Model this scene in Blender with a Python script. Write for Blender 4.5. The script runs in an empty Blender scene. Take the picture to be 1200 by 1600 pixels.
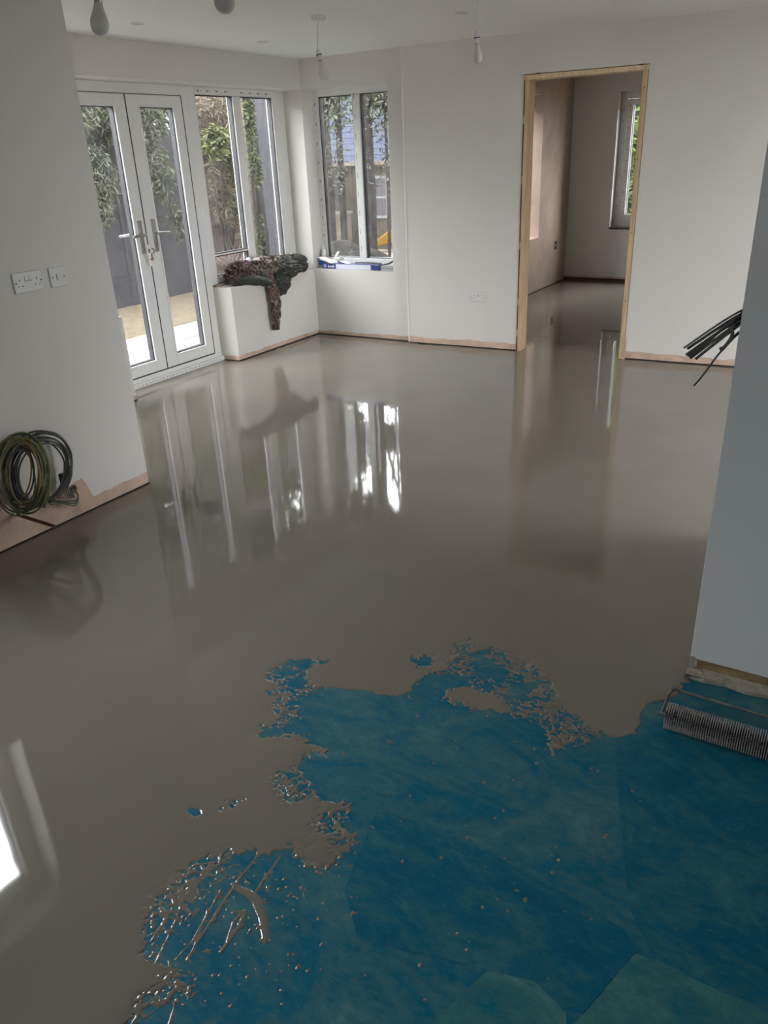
import bpy, math, random
import numpy as np
from mathutils import Vector, Matrix, noise as mnoise

# ------------------------------------------------------------------ camera, sky, exposure
SC = bpy.context.scene
COL = SC.collection
CAM_H = 1.57
YAW, PITCH, ROLL, FOCAL_PX = 0.560223965, 0.433459783, 0.0453712783, 1214.0
fwd0 = Vector((-math.sin(YAW), math.cos(YAW), 0)); right0 = Vector((math.cos(YAW), math.sin(YAW), 0)); up = Vector((0, 0, 1))
fwd = math.cos(PITCH)*fwd0 - math.sin(PITCH)*up
down = -(math.sin(PITCH)*fwd0 + math.cos(PITCH)*up)
cr = math.cos(ROLL)*right0 + math.sin(ROLL)*down
cd = -math.sin(ROLL)*right0 + math.cos(ROLL)*down
cam = bpy.data.cameras.new('camera'); camo = bpy.data.objects.new('camera', cam); COL.objects.link(camo)
camo.matrix_world = Matrix(((cr.x, -cd.x, -fwd.x, 0), (cr.y, -cd.y, -fwd.y, 0), (cr.z, -cd.z, -fwd.z, CAM_H), (0, 0, 0, 1)))
cam.sensor_fit = 'VERTICAL'; cam.sensor_height = 36.0; cam.lens = 36.0*FOCAL_PX/1600.0
cam.clip_start = 0.02; cam.clip_end = 300
SC.camera = camo

world = bpy.data.worlds.new('overcast_sky'); SC.world = world; world.use_nodes = True
bg = world.node_tree.nodes['Background']
bg.inputs['Color'].default_value = (0.90, 0.93, 1.0, 1)
bg.inputs['Strength'].default_value = 5.0
SC.view_settings.view_transform = 'Standard'; SC.view_settings.look = 'None'
SC.view_settings.gamma = 1.0; SC.view_settings.use_curve_mapping = False
SC.view_settings.exposure = 2.45
try:
    SC.cycles.max_bounces = 14; SC.cycles.diffuse_bounces = 8; SC.cycles.transparent_max_bounces = 16
except Exception:
    pass

# sampling portals in the window openings: they emit nothing, they only tell Cycles where the sky is
def portal(loc, facing, w, h):
    L = bpy.data.lights.new('sky_portal', 'AREA'); L.shape = 'RECTANGLE'; L.size = w; L.size_y = h; L.cycles.is_portal = True
    o = bpy.data.objects.new('sky_portal', L); COL.objects.link(o); o['kind'] = 'helper'; o.location = loc
    o.rotation_euler = Vector(facing).to_track_quat('-Z', 'Z').to_euler()
portal((-4.77, 4.385, 1.05), (1, 0, 0), 3.55, 2.1)
portal((-4.06, 6.37, 1.35), (0, -1, 0), 0.95, 1.5)
portal((-3.40, 0.965, 1.485), (1, 0, 0), 1.25, 1.1)
portal((1.90, 4.31, 1.05), (-1, 0, 0), 1.8, 2.1)
portal((1.35, -2.62, 1.57), (0, 1, 0), 0.92, 1.05)
portal((-2.3, 10.19, 1.36), (0, -1, 0), 1.12, 1.5)
portal((-3.70, 8.42, 1.33), (1, 0, 0), 1.17, 1.48)

# ------------------------------------------------------------------ key dimensions (metres)
C = 2.311                 # ceiling
XP = -3.14                # near left wall, room face
XW = -4.495               # far left wall, room face
XD = -4.69                # door and window plane in the far left wall
YW = 6.13                 # back wall with window
BX, BY, BR = -3.465, 6.095, math.radians(3.0)   # back right wall: origin and turn
YN = 2.262                # face of the wall stub on the right
SILL = 0.605; SOF = 2.085
GZ = -0.11                # ground outside
rnd = random.Random(7)

# ------------------------------------------------------------------ materials
MATS = {}
def nodes_of(name):
    m = bpy.data.materials.new(name); m.use_nodes = True
    nt = m.node_tree; b = nt.nodes['Principled BSDF']
    return m, nt, b
def N(nt, t, **kw):
    n = nt.nodes.new(t)
    for k, v in kw.items():
        if hasattr(n, k): setattr(n, k, v)
    return n
def noise_tex(nt, scale, detail=4, rough=0.55, vec=None, dist=0.0):
    n = N(nt, 'ShaderNodeTexNoise'); n.inputs['Scale'].default_value = scale; n.inputs['Detail'].default_value = detail
    n.inputs['Roughness'].default_value = rough; n.inputs['Distortion'].default_value = dist
    if vec is not None: nt.links.new(vec, n.inputs['Vector'])
    return n
def pos(nt): return N(nt, 'ShaderNodeNewGeometry').outputs['Position']
def objc(nt): return N(nt, 'ShaderNodeTexCoord').outputs['Object']
def ramp(nt, fac, stops, interp='LINEAR'):
    r = N(nt, 'ShaderNodeValToRGB'); r.color_ramp.interpolation = interp
    e = r.color_ramp.elements
    while len(e) < len(stops): e.new(0.5)
    for i, (p, c) in enumerate(stops):
        e[i].position = p; e[i].color = (c[0], c[1], c[2], 1) if not isinstance(c, float) else (c, c, c, 1)
    nt.links.new(fac, r.inputs['Fac']); return r
def math_n(nt, op, a, b=None, c=None):
    n = N(nt, 'ShaderNodeMath', operation=op)
    for i, v in enumerate((a, b, c)):
        if v is None: continue
        if isinstance(v, (int, float)): n.inputs[i].default_value = v
        else: nt.links.new(v, n.inputs[i])
    return n.outputs[0]
def mixc(nt, fac, a, b):
    n = N(nt, 'ShaderNodeMix', data_type='RGBA')
    for sock, v in ((n.inputs['Factor'], fac), (n.inputs[6], a), (n.inputs[7], b)):
        if isinstance(v, (int, float)): sock.default_value = v
        elif isinstance(v, tuple): sock.default_value = (*v, 1)
        else: nt.links.new(v, sock)
    return n.outputs[2]
def bump(nt, b, height, strength=0.3, dist=0.01):
    n = N(nt, 'ShaderNodeBump'); n.inputs['Strength'].default_value = strength; n.inputs['Distance'].default_value = dist
    nt.links.new(height, n.inputs['Height']); nt.links.new(n.outputs[0], b.inputs['Normal'])
def mat(name, col, rough=0.5, metal=0.0, var=0.0, vscale=8.0, bmp=0.0, bscale=60.0, spec=0.5, trans=0.0):
    if name in MATS: return MATS[name]
    m, nt, b = nodes_of(name)
    b.inputs['Roughness'].default_value = rough; b.inputs['Metallic'].default_value = metal
    b.inputs['Specular IOR Level'].default_value = spec
    n = noise_tex(nt, vscale, 5, 0.6, objc(nt))
    lo = tuple(max(0, c*(1-var)) for c in col); hi = tuple(min(1, c*(1+var)) for c in col)
    r = ramp(nt, n.outputs['Fac'], [(0.3, lo), (0.7, hi)])
    nt.links.new(r.outputs[0], b.inputs['Base Color'])
    if bmp:
        n2 = noise_tex(nt, bscale, 4, 0.6, objc(nt)); bump(nt, b, n2.outputs['Fac'], bmp, 0.004)
    MATS[name] = m; return m

PAINT = (0.70, 0.674, 0.634)
PLASTER = (0.56, 0.41, 0.32)
def wall_mat(name, band, amp, nscale=5.0, paint=PAINT, seed=0.0, profile=None):
    """emulsion paint that stops above the floor, bare pink plaster below it"""
    m, nt, b = nodes_of(name); P = pos(nt)
    sep = N(nt, 'ShaderNodeSeparateXYZ'); nt.links.new(P, sep.inputs[0])
    mp = N(nt, 'ShaderNodeMapping'); mp.inputs['Location'].default_value = (seed, seed*1.7, 0); mp.inputs['Scale'].default_value = (1, 1, 0.6)
    nt.links.new(P, mp.inputs['Vector'])
    n1 = noise_tex(nt, nscale, 3, 0.55, mp.outputs[0], 0.6)
    lim = math_n(nt, 'MULTIPLY_ADD', math_n(nt, 'SUBTRACT', n1.outputs['Fac'], 0.5), amp, band)
    if profile:   # where the painter stopped, along the wall
        y0, y1 = profile[0][0], profile[-1][0]
        rp = ramp(nt, math_n(nt, 'DIVIDE', math_n(nt, 'SUBTRACT', sep.outputs['Y'], y0), y1-y0), [((y-y0)/(y1-y0), float(h)) for y, h in profile])
        lim = math_n(nt, 'ADD', lim, rp.outputs[0])
    t = math_n(nt, 'MULTIPLY', math_n(nt, 'SUBTRACT', sep.outputs['Z'], lim), 220.0)
    fac = N(nt, 'ShaderNodeClamp'); nt.links.new(t, fac.inputs['Value'])
    n2 = noise_tex(nt, 9, 5, 0.6, P)
    pl = ramp(nt, n2.outputs['Fac'], [(0.25, tuple(c*0.72 for c in PLASTER)), (0.5, PLASTER), (0.75, tuple(min(1, c*1.25) for c in PLASTER))])
    n3 = noise_tex(nt, 1.4, 3, 0.5, P)
    pa = ramp(nt, n3.outputs['Fac'], [(0.3, tuple(c*0.965 for c in paint)), (0.7, paint)])
    nt.links.new(mixc(nt, fac.outputs[0], pl.outputs[0], pa.outputs[0]), b.inputs['Base Color'])
    b.inputs['Roughness'].default_value = 0.75; b.inputs['Specular IOR Level'].default_value = 0.25
    n4 = noise_tex(nt, 55, 4, 0.6, P); bump(nt, b, n4.outputs['Fac'], 0.06, 0.004)
    return m

def screed_mat():
    m, nt, b = nodes_of('wet_screed'); P = pos(nt)
    n = noise_tex(nt, 2.2, 4, 0.55, P)
    r = ramp(nt, n.outputs['Fac'], [(0.3, (0.186, 0.164, 0.135)), (0.7, (0.204, 0.181, 0.150))])
    nt.links.new(r.outputs[0], b.inputs['Base Color'])
    b.inputs['Roughness'].default_value = 0.04; b.inputs['IOR'].default_value = 1.7
    b.inputs['Specular IOR Level'].default_value = 0.5
    b.inputs['Coat Weight'].default_value = 0.0
    n2 = noise_tex(nt, 3.3, 2, 0.5, P, 0.3); n3 = noise_tex(nt, 24, 2, 0.5, P)
    h = math_n(nt, 'MULTIPLY_ADD', n3.outputs['Fac'], 0.05, n2.outputs['Fac'])
    bump(nt, b, h, 0.03, 0.012)
    return m
def membrane_mat(name, deep, teal, bias):
    m, nt, b = nodes_of(name); P = pos(nt)
    mp = N(nt, 'ShaderNodeMapping'); mp.inputs['Scale'].default_value = (1.0, 1.6, 1); mp.inputs['Location'].default_value = (bias*9, bias*4, 0)
    mp.inputs['Rotation'].default_value = (0, 0, 0.5)
    nt.links.new(P, mp.inputs['Vector'])
    n1 = noise_tex(nt, 4.2, 7, 0.66, mp.outputs[0], 0.9)
    n2 = noise_tex(nt, 23, 7, 0.75, mp.outputs[0], 0.6)
    s = math_n(nt, 'MULTIPLY_ADD', n2.outputs['Fac'], 0.42, math_n(nt, 'MULTIPLY', n1.outputs['Fac'], 0.75))
    s = math_n(nt, 'ADD', s, bias)
    r = ramp(nt, s, [(0.44, deep), (0.52, (deep[0], deep[1]*1.18, deep[2]*1.16)), (0.59, tuple((a+c)/2 for a, c in zip(deep, teal))), (0.67, teal), (0.80, tuple(min(1, c*1.2+0.035) for c in teal))])
    # dried grey-brown splashes of compound
    n3 = noise_tex(nt, 13, 3, 0.5, P, 0.2)
    sp = ramp(nt, n3.outputs['Fac'], [(0.735, 0.0), (0.76, 1.0)])
    # pale trowel scuffs
    mp2 = N(nt, 'ShaderNodeMapping'); mp2.inputs['Scale'].default_value = (1.0, 7.0, 1); mp2.inputs['Rotation'].default_value = (0, 0, -0.7); nt.links.new(P, mp2.inputs['Vector'])
    n5 = noise_tex(nt, 22, 5, 0.7, mp2.outputs[0], 1.5); sc_ = ramp(nt, n5.outputs['Fac'], [(0.56, 0.0), (0.76, 0.5)])
    r2 = mixc(nt, sc_.outputs[0], r.outputs[0], (0.14, 0.25, 0.29))
    col = mixc(nt, math_n(nt, 'MULTIPLY', sp.outputs[0], 0.75), r2, (0.17, 0.15, 0.125))
    nt.links.new(col, b.inputs['Base Color'])
    rr = ramp(nt, n2.outputs['Fac'], [(0.3, 0.34), (0.7, 0.6)])
    nt.links.new(rr.outputs[0], b.inputs['Roughness'])
    b.inputs['Specular IOR Level'].default_value = 0.18
    bump(nt, b, n2.outputs['Fac'], 0.25, 0.003)
    return m
def glass_mat():
    m = bpy.data.materials.new('window_glass'); m.use_nodes = True; nt = m.node_tree
    for n in list(nt.nodes):
        if n.type != 'OUTPUT_MATERIAL': nt.nodes.remove(n)
    out = [n for n in nt.nodes if n.type == 'OUTPUT_MATERIAL'][0]
    tr = N(nt, 'ShaderNodeBsdfTransparent'); tr.inputs[0].default_value = (0.89, 0.89, 0.875, 1)
    gl = N(nt, 'ShaderNodeBsdfGlossy'); gl.inputs['Roughness'].default_value = 0.01
    lw = N(nt, 'ShaderNodeLayerWeight'); lw.inputs['Blend'].default_value = 0.5      # 1-cos on either face of the pane
    frv = math_n(nt, 'MULTIPLY_ADD', math_n(nt, 'POWER', lw.outputs['Facing'], 5.0), 0.95, 0.045)
    df = N(nt, 'ShaderNodeBsdfDiffuse'); df.inputs[0].default_value = (0.6, 0.6, 0.62, 1)
    mx = N(nt, 'ShaderNodeMixShader'); nt.links.new(frv, mx.inputs[0]); nt.links.new(tr.outputs[0], mx.inputs[1]); nt.links.new(gl.outputs[0], mx.inputs[2])
    # dust and hand marks on the pane
    nz = noise_tex(nt, 6, 6, 0.65, objc(nt), 0.8); rp = ramp(nt, nz.outputs['Fac'], [(0.35, 0.02), (0.75, 0.14)])
    mx2 = N(nt, 'ShaderNodeMixShader'); nt.links.new(rp.outputs[0], mx2.inputs[0]); nt.links.new(mx.outputs[0], mx2.inputs[1]); nt.links.new(df.outputs[0], mx2.inputs[2])
    nt.links.new(mx2.outputs[0], out.inputs[0])
    return m
def leaf_mat(name, dark, light, trl=0.3, sc=2.5):
    m = bpy.data.materials.new(name); m.use_nodes = True; nt = m.node_tree; b = nt.nodes['Principled BSDF']
    out = [n for n in nt.nodes if n.type == 'OUTPUT_MATERIAL'][0]
    n = noise_tex(nt, sc, 5, 0.7, objc(nt))
    r = ramp(nt, n.outputs['Fac'], [(0.35, dark), (0.62, light)])
    nt.links.new(r.outputs[0], b.inputs['Base Color']); b.inputs['Roughness'].default_value = 0.6
    t = N(nt, 'ShaderNodeBsdfTranslucent'); nt.links.new(r.outputs[0], t.inputs[0])
    mx = N(nt, 'ShaderNodeMixShader'); mx.inputs[0].default_value = trl
    nt.links.new(b.outputs[0], mx.inputs[1]); nt.links.new(t.outputs[0], mx.inputs[2]); nt.links.new(mx.outputs[0], out.inputs[0])
    return m
def camo_mat(name, cols, scale=14):
    m, nt, b = nodes_of(name); o = objc(nt)
    n = noise_tex(nt, scale, 3, 0.55, o, 1.2)
    st = [(0.0, cols[0]), (0.40, cols[1]), (0.50, cols[2]), (0.60, cols[3])]
    r = ramp(nt, n.outputs['Fac'], st, 'CONSTANT'); nt.links.new(r.outputs[0], b.inputs['Base Color'])
    b.inputs['Roughness'].default_value = 0.85; b.inputs['Specular IOR Level'].default_value = 0.2
    n2 = noise_tex(nt, 300, 2, 0.5, o); bump(nt, b, n2.outputs['Fac'], 0.2, 0.001)
    return m
def wood_mat(name, a, c):
    m, nt, b = nodes_of(name); o = objc(nt)
    mp = N(nt, 'ShaderNodeMapping'); mp.inputs['Scale'].default_value = (14, 14, 0.9); nt.links.new(o, mp.inputs['Vector'])
    n = noise_tex(nt, 3.5, 5, 0.6, mp.outputs[0], 0.5)
    r = ramp(nt, n.outputs['Fac'], [(0.3, a), (0.7, c)]); nt.links.new(r.outputs[0], b.inputs['Base Color'])
    b.inputs['Roughness'].default_value = 0.6; bump(nt, b, n.outputs['Fac'], 0.15, 0.002)
    return m

M_WALL_BACK = wall_mat('painted_plaster_back', 0.055, 0.07, 4.5, seed=1.3)
M_WALL_LEFT = wall_mat('painted_plaster_left', 0.0, 0.035, 9.0, seed=4.5, profile=[(1.0, 0.28), (1.80, 0.246), (1.92, 0.207), (2.10, 0.170), (2.17, 0.172), (2.232, 0.178), (2.255, 0.125), (2.275, 0.062), (2.41, 0.066), (2.633, 0.066)])
M_WALL_FAR = wall_mat('painted_plaster_bay', 0.04, 0.055, 4.0, seed=8.1)
M_WALL_NIB = wall_mat('painted_plaster_stub', 0.045, 0.02, 5.0, paint=(0.69, 0.695, 0.685), seed=2.2)
M_WALL_BARE = mat('bare_plaster', (0.50, 0.385, 0.305), 0.8, var=0.22, vscale=2.2, bmp=0.06, spec=0.2)
M_WALL_BR = wall_mat('painted_plaster_far_room', 0.05, 0.03, 4.0, seed=3.0)
M_CEIL = mat('ceiling_paint', (0.80, 0.79, 0.765), 0.8, var=0.015, vscale=1.0, bmp=0.03, spec=0.2)
M_SCREED = screed_mat()
M_MEMB = membrane_mat('blue_membrane', (0.0005, 0.115, 0.190), (0.055, 0.180, 0.205), 0.0)
M_MEMB_TEAL = membrane_mat('teal_membrane', (0.002, 0.125, 0.185), (0.05, 0.185, 0.19), 0.05)
M_MEMB_DEEP = membrane_mat('deep_blue_membrane', (0.0005, 0.105, 0.18), (0.035, 0.175, 0.205), -0.035)
M_UPVC = mat('white_upvc', (0.78, 0.78, 0.76), 0.3, var=0.02)
M_GLASS = glass_mat()
M_GASKET = mat('black_gasket', (0.03, 0.03, 0.035), 0.5)
M_DARK = mat('dark_gap', (0.012, 0.010, 0.009), 0.9)
M_CHROME = mat('brushed_steel', (0.42, 0.41, 0.40), 0.28, 1.0, var=0.1)
M_PLASTIC = mat('white_plastic', (0.70, 0.69, 0.68), 0.35, var=0.02)
M_SLOT = mat('black_slot', (0.02, 0.018, 0.018), 0.6)
M_WOOD = wood_mat('pine_timber', (0.47, 0.31, 0.17), (0.68, 0.50, 0.31))
M_WOODF = wood_mat('pine_timber_fresh', (0.62, 0.45, 0.27), (0.80, 0.64, 0.44))
M_PACK = mat('packer_red_brown', (0.10, 0.035, 0.025), 0.8, var=0.3, vscale=20)

# ------------------------------------------------------------------ geometry helpers
class MB:
    def __init__(s): s.v = []; s.f = []
    def add(s, vs, fs):
        o = len(s.v); s.v += [tuple(p) for p in vs]; s.f += [tuple(i+o for i in f) for f in fs]; return s
    def box(s, x0, x1, y0, y1, z0, z1):
        x0, x1 = sorted((x0, x1)); y0, y1 = sorted((y0, y1)); z0, z1 = sorted((z0, z1))
        vs = [(x0,y0,z0),(x1,y0,z0),(x1,y1,z0),(x0,y1,z0),(x0,y0,z1),(x1,y0,z1),(x1,y1,z1),(x0,y1,z1)]
        return s.add(vs, [(0,3,2,1),(4,5,6,7),(0,1,5,4),(1,2,6,5),(2,3,7,6),(3,0,4,7)])
    def tube(s, pts, r, n=8, cap=True):
        pts = [Vector(p) for p in pts]; k = len(pts)
        rr = r if isinstance(r, (list, tuple)) else [r]*k
        t0 = (pts[1]-pts[0]).normalized(); a = t0.orthogonal().normalized(); vs = []
        for i, p in enumerate(pts):
            t = (pts[min(i+1, k-1)]-pts[max(i-1, 0)]).normalized()
            a = (a - t*a.dot(t)).normalized(); b = t.cross(a)
            for j in range(n):
                q = 2*math.pi*j/n; vs.append(p + (a*math.cos(q)+b*math.sin(q))*rr[i])
        fs = [(i*n+j, i*n+(j+1)%n, (i+1)*n+(j+1)%n, (i+1)*n+j) for i in range(k-1) for j in range(n)]
        if cap: fs += [tuple(range(n-1, -1, -1)), tuple((k-1)*n+j for j in range(n))]
        return s.add(vs, fs)
    def lathe(s, prof, c=(0,0,0), n=20, axis=Vector((0,0,1))):
        axis = Vector(axis).normalized(); a = axis.orthogonal().normalized(); b = axis.cross(a); vs = []; c = Vector(c)
        for r, h in prof:
            for j in range(n):
                q = 2*math.pi*j/n; vs.append(c + axis*h + (a*math.cos(q)+b*math.sin(q))*r)
        k = len(prof)
        fs = [(i*n+j, i*n+(j+1)%n, (i+1)*n+(j+1)%n, (i+1)*n+j) for i in range(k-1) for j in range(n)]
        fs += [tuple(range(n-1, -1, -1)), tuple((k-1)*n+j for j in range(n))]
        return s.add(vs, fs)
    def prism(s, poly, z0, z1):
        n = len(poly); vs = [(x, y, z0) for x, y in poly] + [(x, y, z1) for x, y in poly]
        return s.add(vs, [tuple(range(n-1, -1, -1)), tuple(range(n, 2*n))] + [(i, (i+1)%n, n+(i+1)%n, n+i) for i in range(n)])
    def build(s, name, m, parent=None, smooth=False, bevel=0.0, fn=None):
        me = bpy.data.meshes.new(name); me.from_pydata([fn(*p) for p in s.v] if fn else s.v, [], s.f); me.update()
        me.materials.append(m)
        if fn or True:
            import bmesh
            b = bmesh.new(); b.from_mesh(me); bmesh.ops.recalc_face_normals(b, faces=b.faces); b.to_mesh(me); b.free()
        if smooth:
            me.polygons.foreach_set('use_smooth', [True]*len(me.polygons))
            if smooth != 'all':
                try: me.set_sharp_from_angle(angle=math.radians(40))
                except Exception: pass
        return link(name, me, parent, bevel)
def link(name, me, parent=None, bevel=0.0):
    o = bpy.data.objects.new(name, me); COL.objects.link(o)
    if parent is not None:
        o.parent = parent
        o.matrix_parent_inverse = parent.matrix_basis.inverted()
    if bevel:
        md = o.modifiers.new('bevel', 'BEVEL'); md.width = bevel; md.segments = 2; md.limit_method = 'ANGLE'
    return o
def empty(name, loc=(0,0,0), kind=None):
    o = bpy.data.objects.new(name, None); COL.objects.link(o); o.location = loc; o.empty_display_size = 0.05
    if kind: o['kind'] = kind
    return o
def tag(o, label=None, cat=None, group=None, kind=None):
    if label: o['label'] = label
    if cat: o['category'] = cat
    if group: o['group'] = group
    if kind: o['kind'] = kind
    return o
def struct(o, label=None): o['kind'] = 'structure'; (label and o.__setitem__('label', label)); return o
def smoothpath(pts, n=8):
    """Catmull-Rom through pts"""
    P = [Vector(p) for p in pts]; P = [2*P[0]-P[1]] + P + [2*P[-1]-P[-2]]; out = []
    for i in range(1, len(P)-2):
        for k in range(n):
            t = k/n; a, b, c, d = P[i-1:i+3]
            out.append(0.5*((2*b)+(c-a)*t+(2*a-5*b+4*c-d)*t*t+(3*b-a-3*c+d)*t**3))
    out.append(P[-2]); return out
def fL(u, w, z): return (XD - w, u, z)          # far left wall: u along y, w outward
def fB(u, w, z): return (u, 6.285 + w, z)       # back window: u along x, w outward
def fR(u, v, z):                                # back right wall: u along, v into the wall
    return (BX + u*math.cos(BR) - v*math.sin(BR), BY + u*math.sin(BR) + v*math.cos(BR), z)

# ------------------------------------------------------------------ setting: walls and ceiling
struct(MB().box(-3.44, 2.7, -2.7, 2.333, C, C+0.2).box(-4.80, 2.45, 2.333, 6.43, C, C+0.2).build('ceiling', M_CEIL), 'plain off-white ceiling over the room')
struct(MB().box(-3.7, 0.9, 6.43, 10.3, C, C+0.2).build('ceiling_far_room', M_CEIL), 'ceiling of the small room beyond the doorway')

w = MB()   # near left wall with its own window out of view
w.box(XP-0.3, XP, 1.58, 2.633, 0.006, C); w.box(XP-0.3, XP, -2.7, 0.35, 0.006, C)
w.box(XP-0.3, XP, 0.35, 1.58, 0.006, 0.95); w.box(XP-0.3, XP, 0.35, 1.58, 2.02, C)
struct(w.build('wall_left', M_WALL_LEFT), 'near left wall, white paint stopping above bare pink plaster')
w = MB(); w.box(-4.795, XP-0.3, 2.333, 2.633, 0, C)
struct(w.build('wall_return', M_WALL_FAR), 'short return wall behind the near left wall')
w = MB()
w.box(-4.795, -4.432, 2.633, 3.742, 0.006, SILL); w.box(-4.795, XW, 2.633, YW, SOF, C)
w.box(-4.795, XW, 4.957, YW, 0.006, SILL); w.box(-4.795, XW, YW, YW+0.3, 0.006, C)
struct(w.build('wall_left_far', M_WALL_FAR), 'far left wall with dwarf wall under the window and the beam over the doors')
w = MB()
w.box(XW, -3.635, YW, YW+0.3, 0.006, SILL); w.box(XW, -3.635, YW, YW+0.3, SOF, C); w.box(-3.635, -3.47, YW, YW+0.3, 0.006, C)
struct(w.build('wall_back', M_WALL_FAR), 'white back wall under and around the corner window')
DL, DR, DT = 1.0, 1.893, 2.045   # doorway in the back right wall
w = MB()
w.box(0, DL, 0, 0.13, 0.006, C); w.box(DL, DR, 0, 0.13, DT, C); w.box(DR, 6.2, 0, 0.13, 0.006, C)
struct(w.build('wall_back_right', M_WALL_BACK, fn=fR), 'white back wall with the timber-lined doorway')
# stub wall on the right
w = MB(); w.box(-0.277, 2.45, YN, YN+0.10, 0.046, C); w.box(-0.277, 2.45, YN+0.10, 3.30, 0.0, C)
nib = struct(w.build('wall_right', M_WALL_NIB, bevel=0.003), 'grey-white stub wall on the right edge of the view')
MB().box(-0.255, 2.45, YN+0.012, YN+0.10, 0.0, 0.046).build('sole_plate', mat('yellow_timber', (0.26, 0.19, 0.10), 0.7, var=0.35, vscale=18), nib)
b = MB()
pl = [(-0.277, YN+0.1), (-0.279, 2.215)]
for i in range(46):
    x = -0.279 + i*0.06
    pl.append((x, 2.222 + rnd.uniform(-0.008, 0.012)))
pl += [(2.45, YN+0.1)]
b.prism(pl, -0.006, 0.010)
b.build('mortar_strip', mat('mortar_crumbs', (0.47, 0.42, 0.34), 0.9, var=0.3, vscale=40, bmp=0.5, bscale=120), nib)
b = MB(); b.box(-0.2775, -0.262, YN-0.0012, YN+0.012, 0.012, 0.056)
for k in range(2): b.box(-0.2725, -0.2685, YN-0.0025, YN+0.002, 0.022+0.014*k, 0.028+0.014*k)
b.build('corner_bead', mat('galvanised_bead', (0.36, 0.38, 0.33), 0.5, 0.4, var=0.2), nib)
b = MB()
for i in range(26):
    x = -0.27 + rnd.random()*0.6; y = 2.223+rnd.random()*0.03; s = rnd.uniform(0.002, 0.006)
    b.lathe([(0.0004, 0.0), (s, s*0.2), (s*0.8, s*0.9), (0.0004, s*1.2)], (x, y, 0.009), 6)
tag(b.build('crumbs', MATS['mortar_crumbs'], nib), kind='stuff')
# walls that are out of view but close the rooms
w = MB()
w.box(2.45, 2.7, -2.7, 3.3, 0, C); w.box(1.75, 2.0, 5.2, 6.7, 0, C); w.box(1.75, 2.0, 3.3, 3.42, 0, C); w.box(1.75, 2.0, 3.42, 5.2, SOF, C)
struct(w.build('wall_right_far', M_WALL_BACK), 'right hand wall out of view behind the stub wall')
w = MB(); w.box(-3.44, 0.9, -2.7, -2.4, 0, C); w.box(1.8, 2.45, -2.7, -2.4, 0, C); w.box(0.9, 1.8, -2.7, -2.4, 0, 1.05); w.box(0.9, 1.8, -2.7, -2.4, SOF, C)
struct(w.build('wall_front', M_WALL_BACK), 'wall behind the camera')
# small room beyond the doorway
w = MB()
w.box(-3.70, -3.376, 6.43, 7.85, 0.006, C); w.box(-3.70, -3.376, 7.85, 9.0, 0.006, 0.605); w.box(-3.70, -3.376, 7.85, 9.0, 2.06, C); w.box(-3.70, -3.376, 9.0, 9.974, 0.006, C)
struct(w.build('wall_left_far_room', M_WALL_BARE), 'bare pink plaster wall with a window recess seen through the doorway')
w = MB()
for a_, b_, c_, d_ in ((6.43, 7.85, -0.3, 2.5), (7.85, 9.0, -0.3, 0.605), (7.85, 9.0, 2.06, 2.5), (9.0, 10.26, -0.3, 2.5)): w.box(-3.72, -3.70, a_, b_, c_, d_)
w.box(-3.76, -3.635, 6.43, 6.45, -0.3, 2.5)
struct(w.build('wall_outer_far_room', mat('outer_brick', (0.10, 0.070, 0.052), 0.9, var=0.25, vscale=9, bmp=0.4, spec=0.1)), 'brick outer face of the small far room')
w = MB()
w.box(-3.70, -2.846, 9.974, 10.25, 0.006, C); w.box(-2.846, -1.75, 9.974, 10.25, 0.006, 0.625); w.box(-2.846, -1.75, 9.974, 10.25, 2.085, C); w.box(-1.75, 0.9, 9.974, 10.25, 0.006, C)
struct(w.build('wall_back_far_room', M_WALL_BR), 'grey-white back wall of the small room beyond the doorway')
w = MB(); w.box(0.6, 0.9, 6.4, 9.974, 0, C)
struct(w.build('wall_right_far_room', M_WALL_BR), 'right wall of the small room, out of view')

# near-black strips stand in for the dark gap between plaster and floor
def gap(name, m, fn=None, mb=None): return struct(mb.build(name, m, fn=fn))
g = MB(); g.box(XP-0.02, XP+0.002, -2.4, 2.635, -0.004, 0.0065); gap('gap_strip_left', M_DARK, None, g)
g = MB(); g.box(XW-0.02, XW+0.003, 4.96, YW, -0.004, 0.009); g.box(-4.452, -4.429, 2.633, 3.745, -0.004, 0.009)
g.box(XW, -3.475, YW-0.003, YW+0.02, -0.004, 0.009); gap('gap_strip_left_far', M_DARK, None, g)
g = MB(); g.box(0.0, DL-0.01, -0.003, 0.02, -0.004, 0.009); g.box(DR+0.01, 6.1, -0.003, 0.02, -0.004, 0.009); gap('gap_strip_back', M_DARK, fR, g)
g = MB(); g.box(-3.376, 0.6, 9.955, 9.977, -0.004, 0.03); g.box(-3.38, -3.372, 6.43, 9.974, -0.004, 0.009); gap('gap_strip_far_room', mat('dark_foam', (0.05, 0.035, 0.025), 0.9), None, g)

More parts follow.
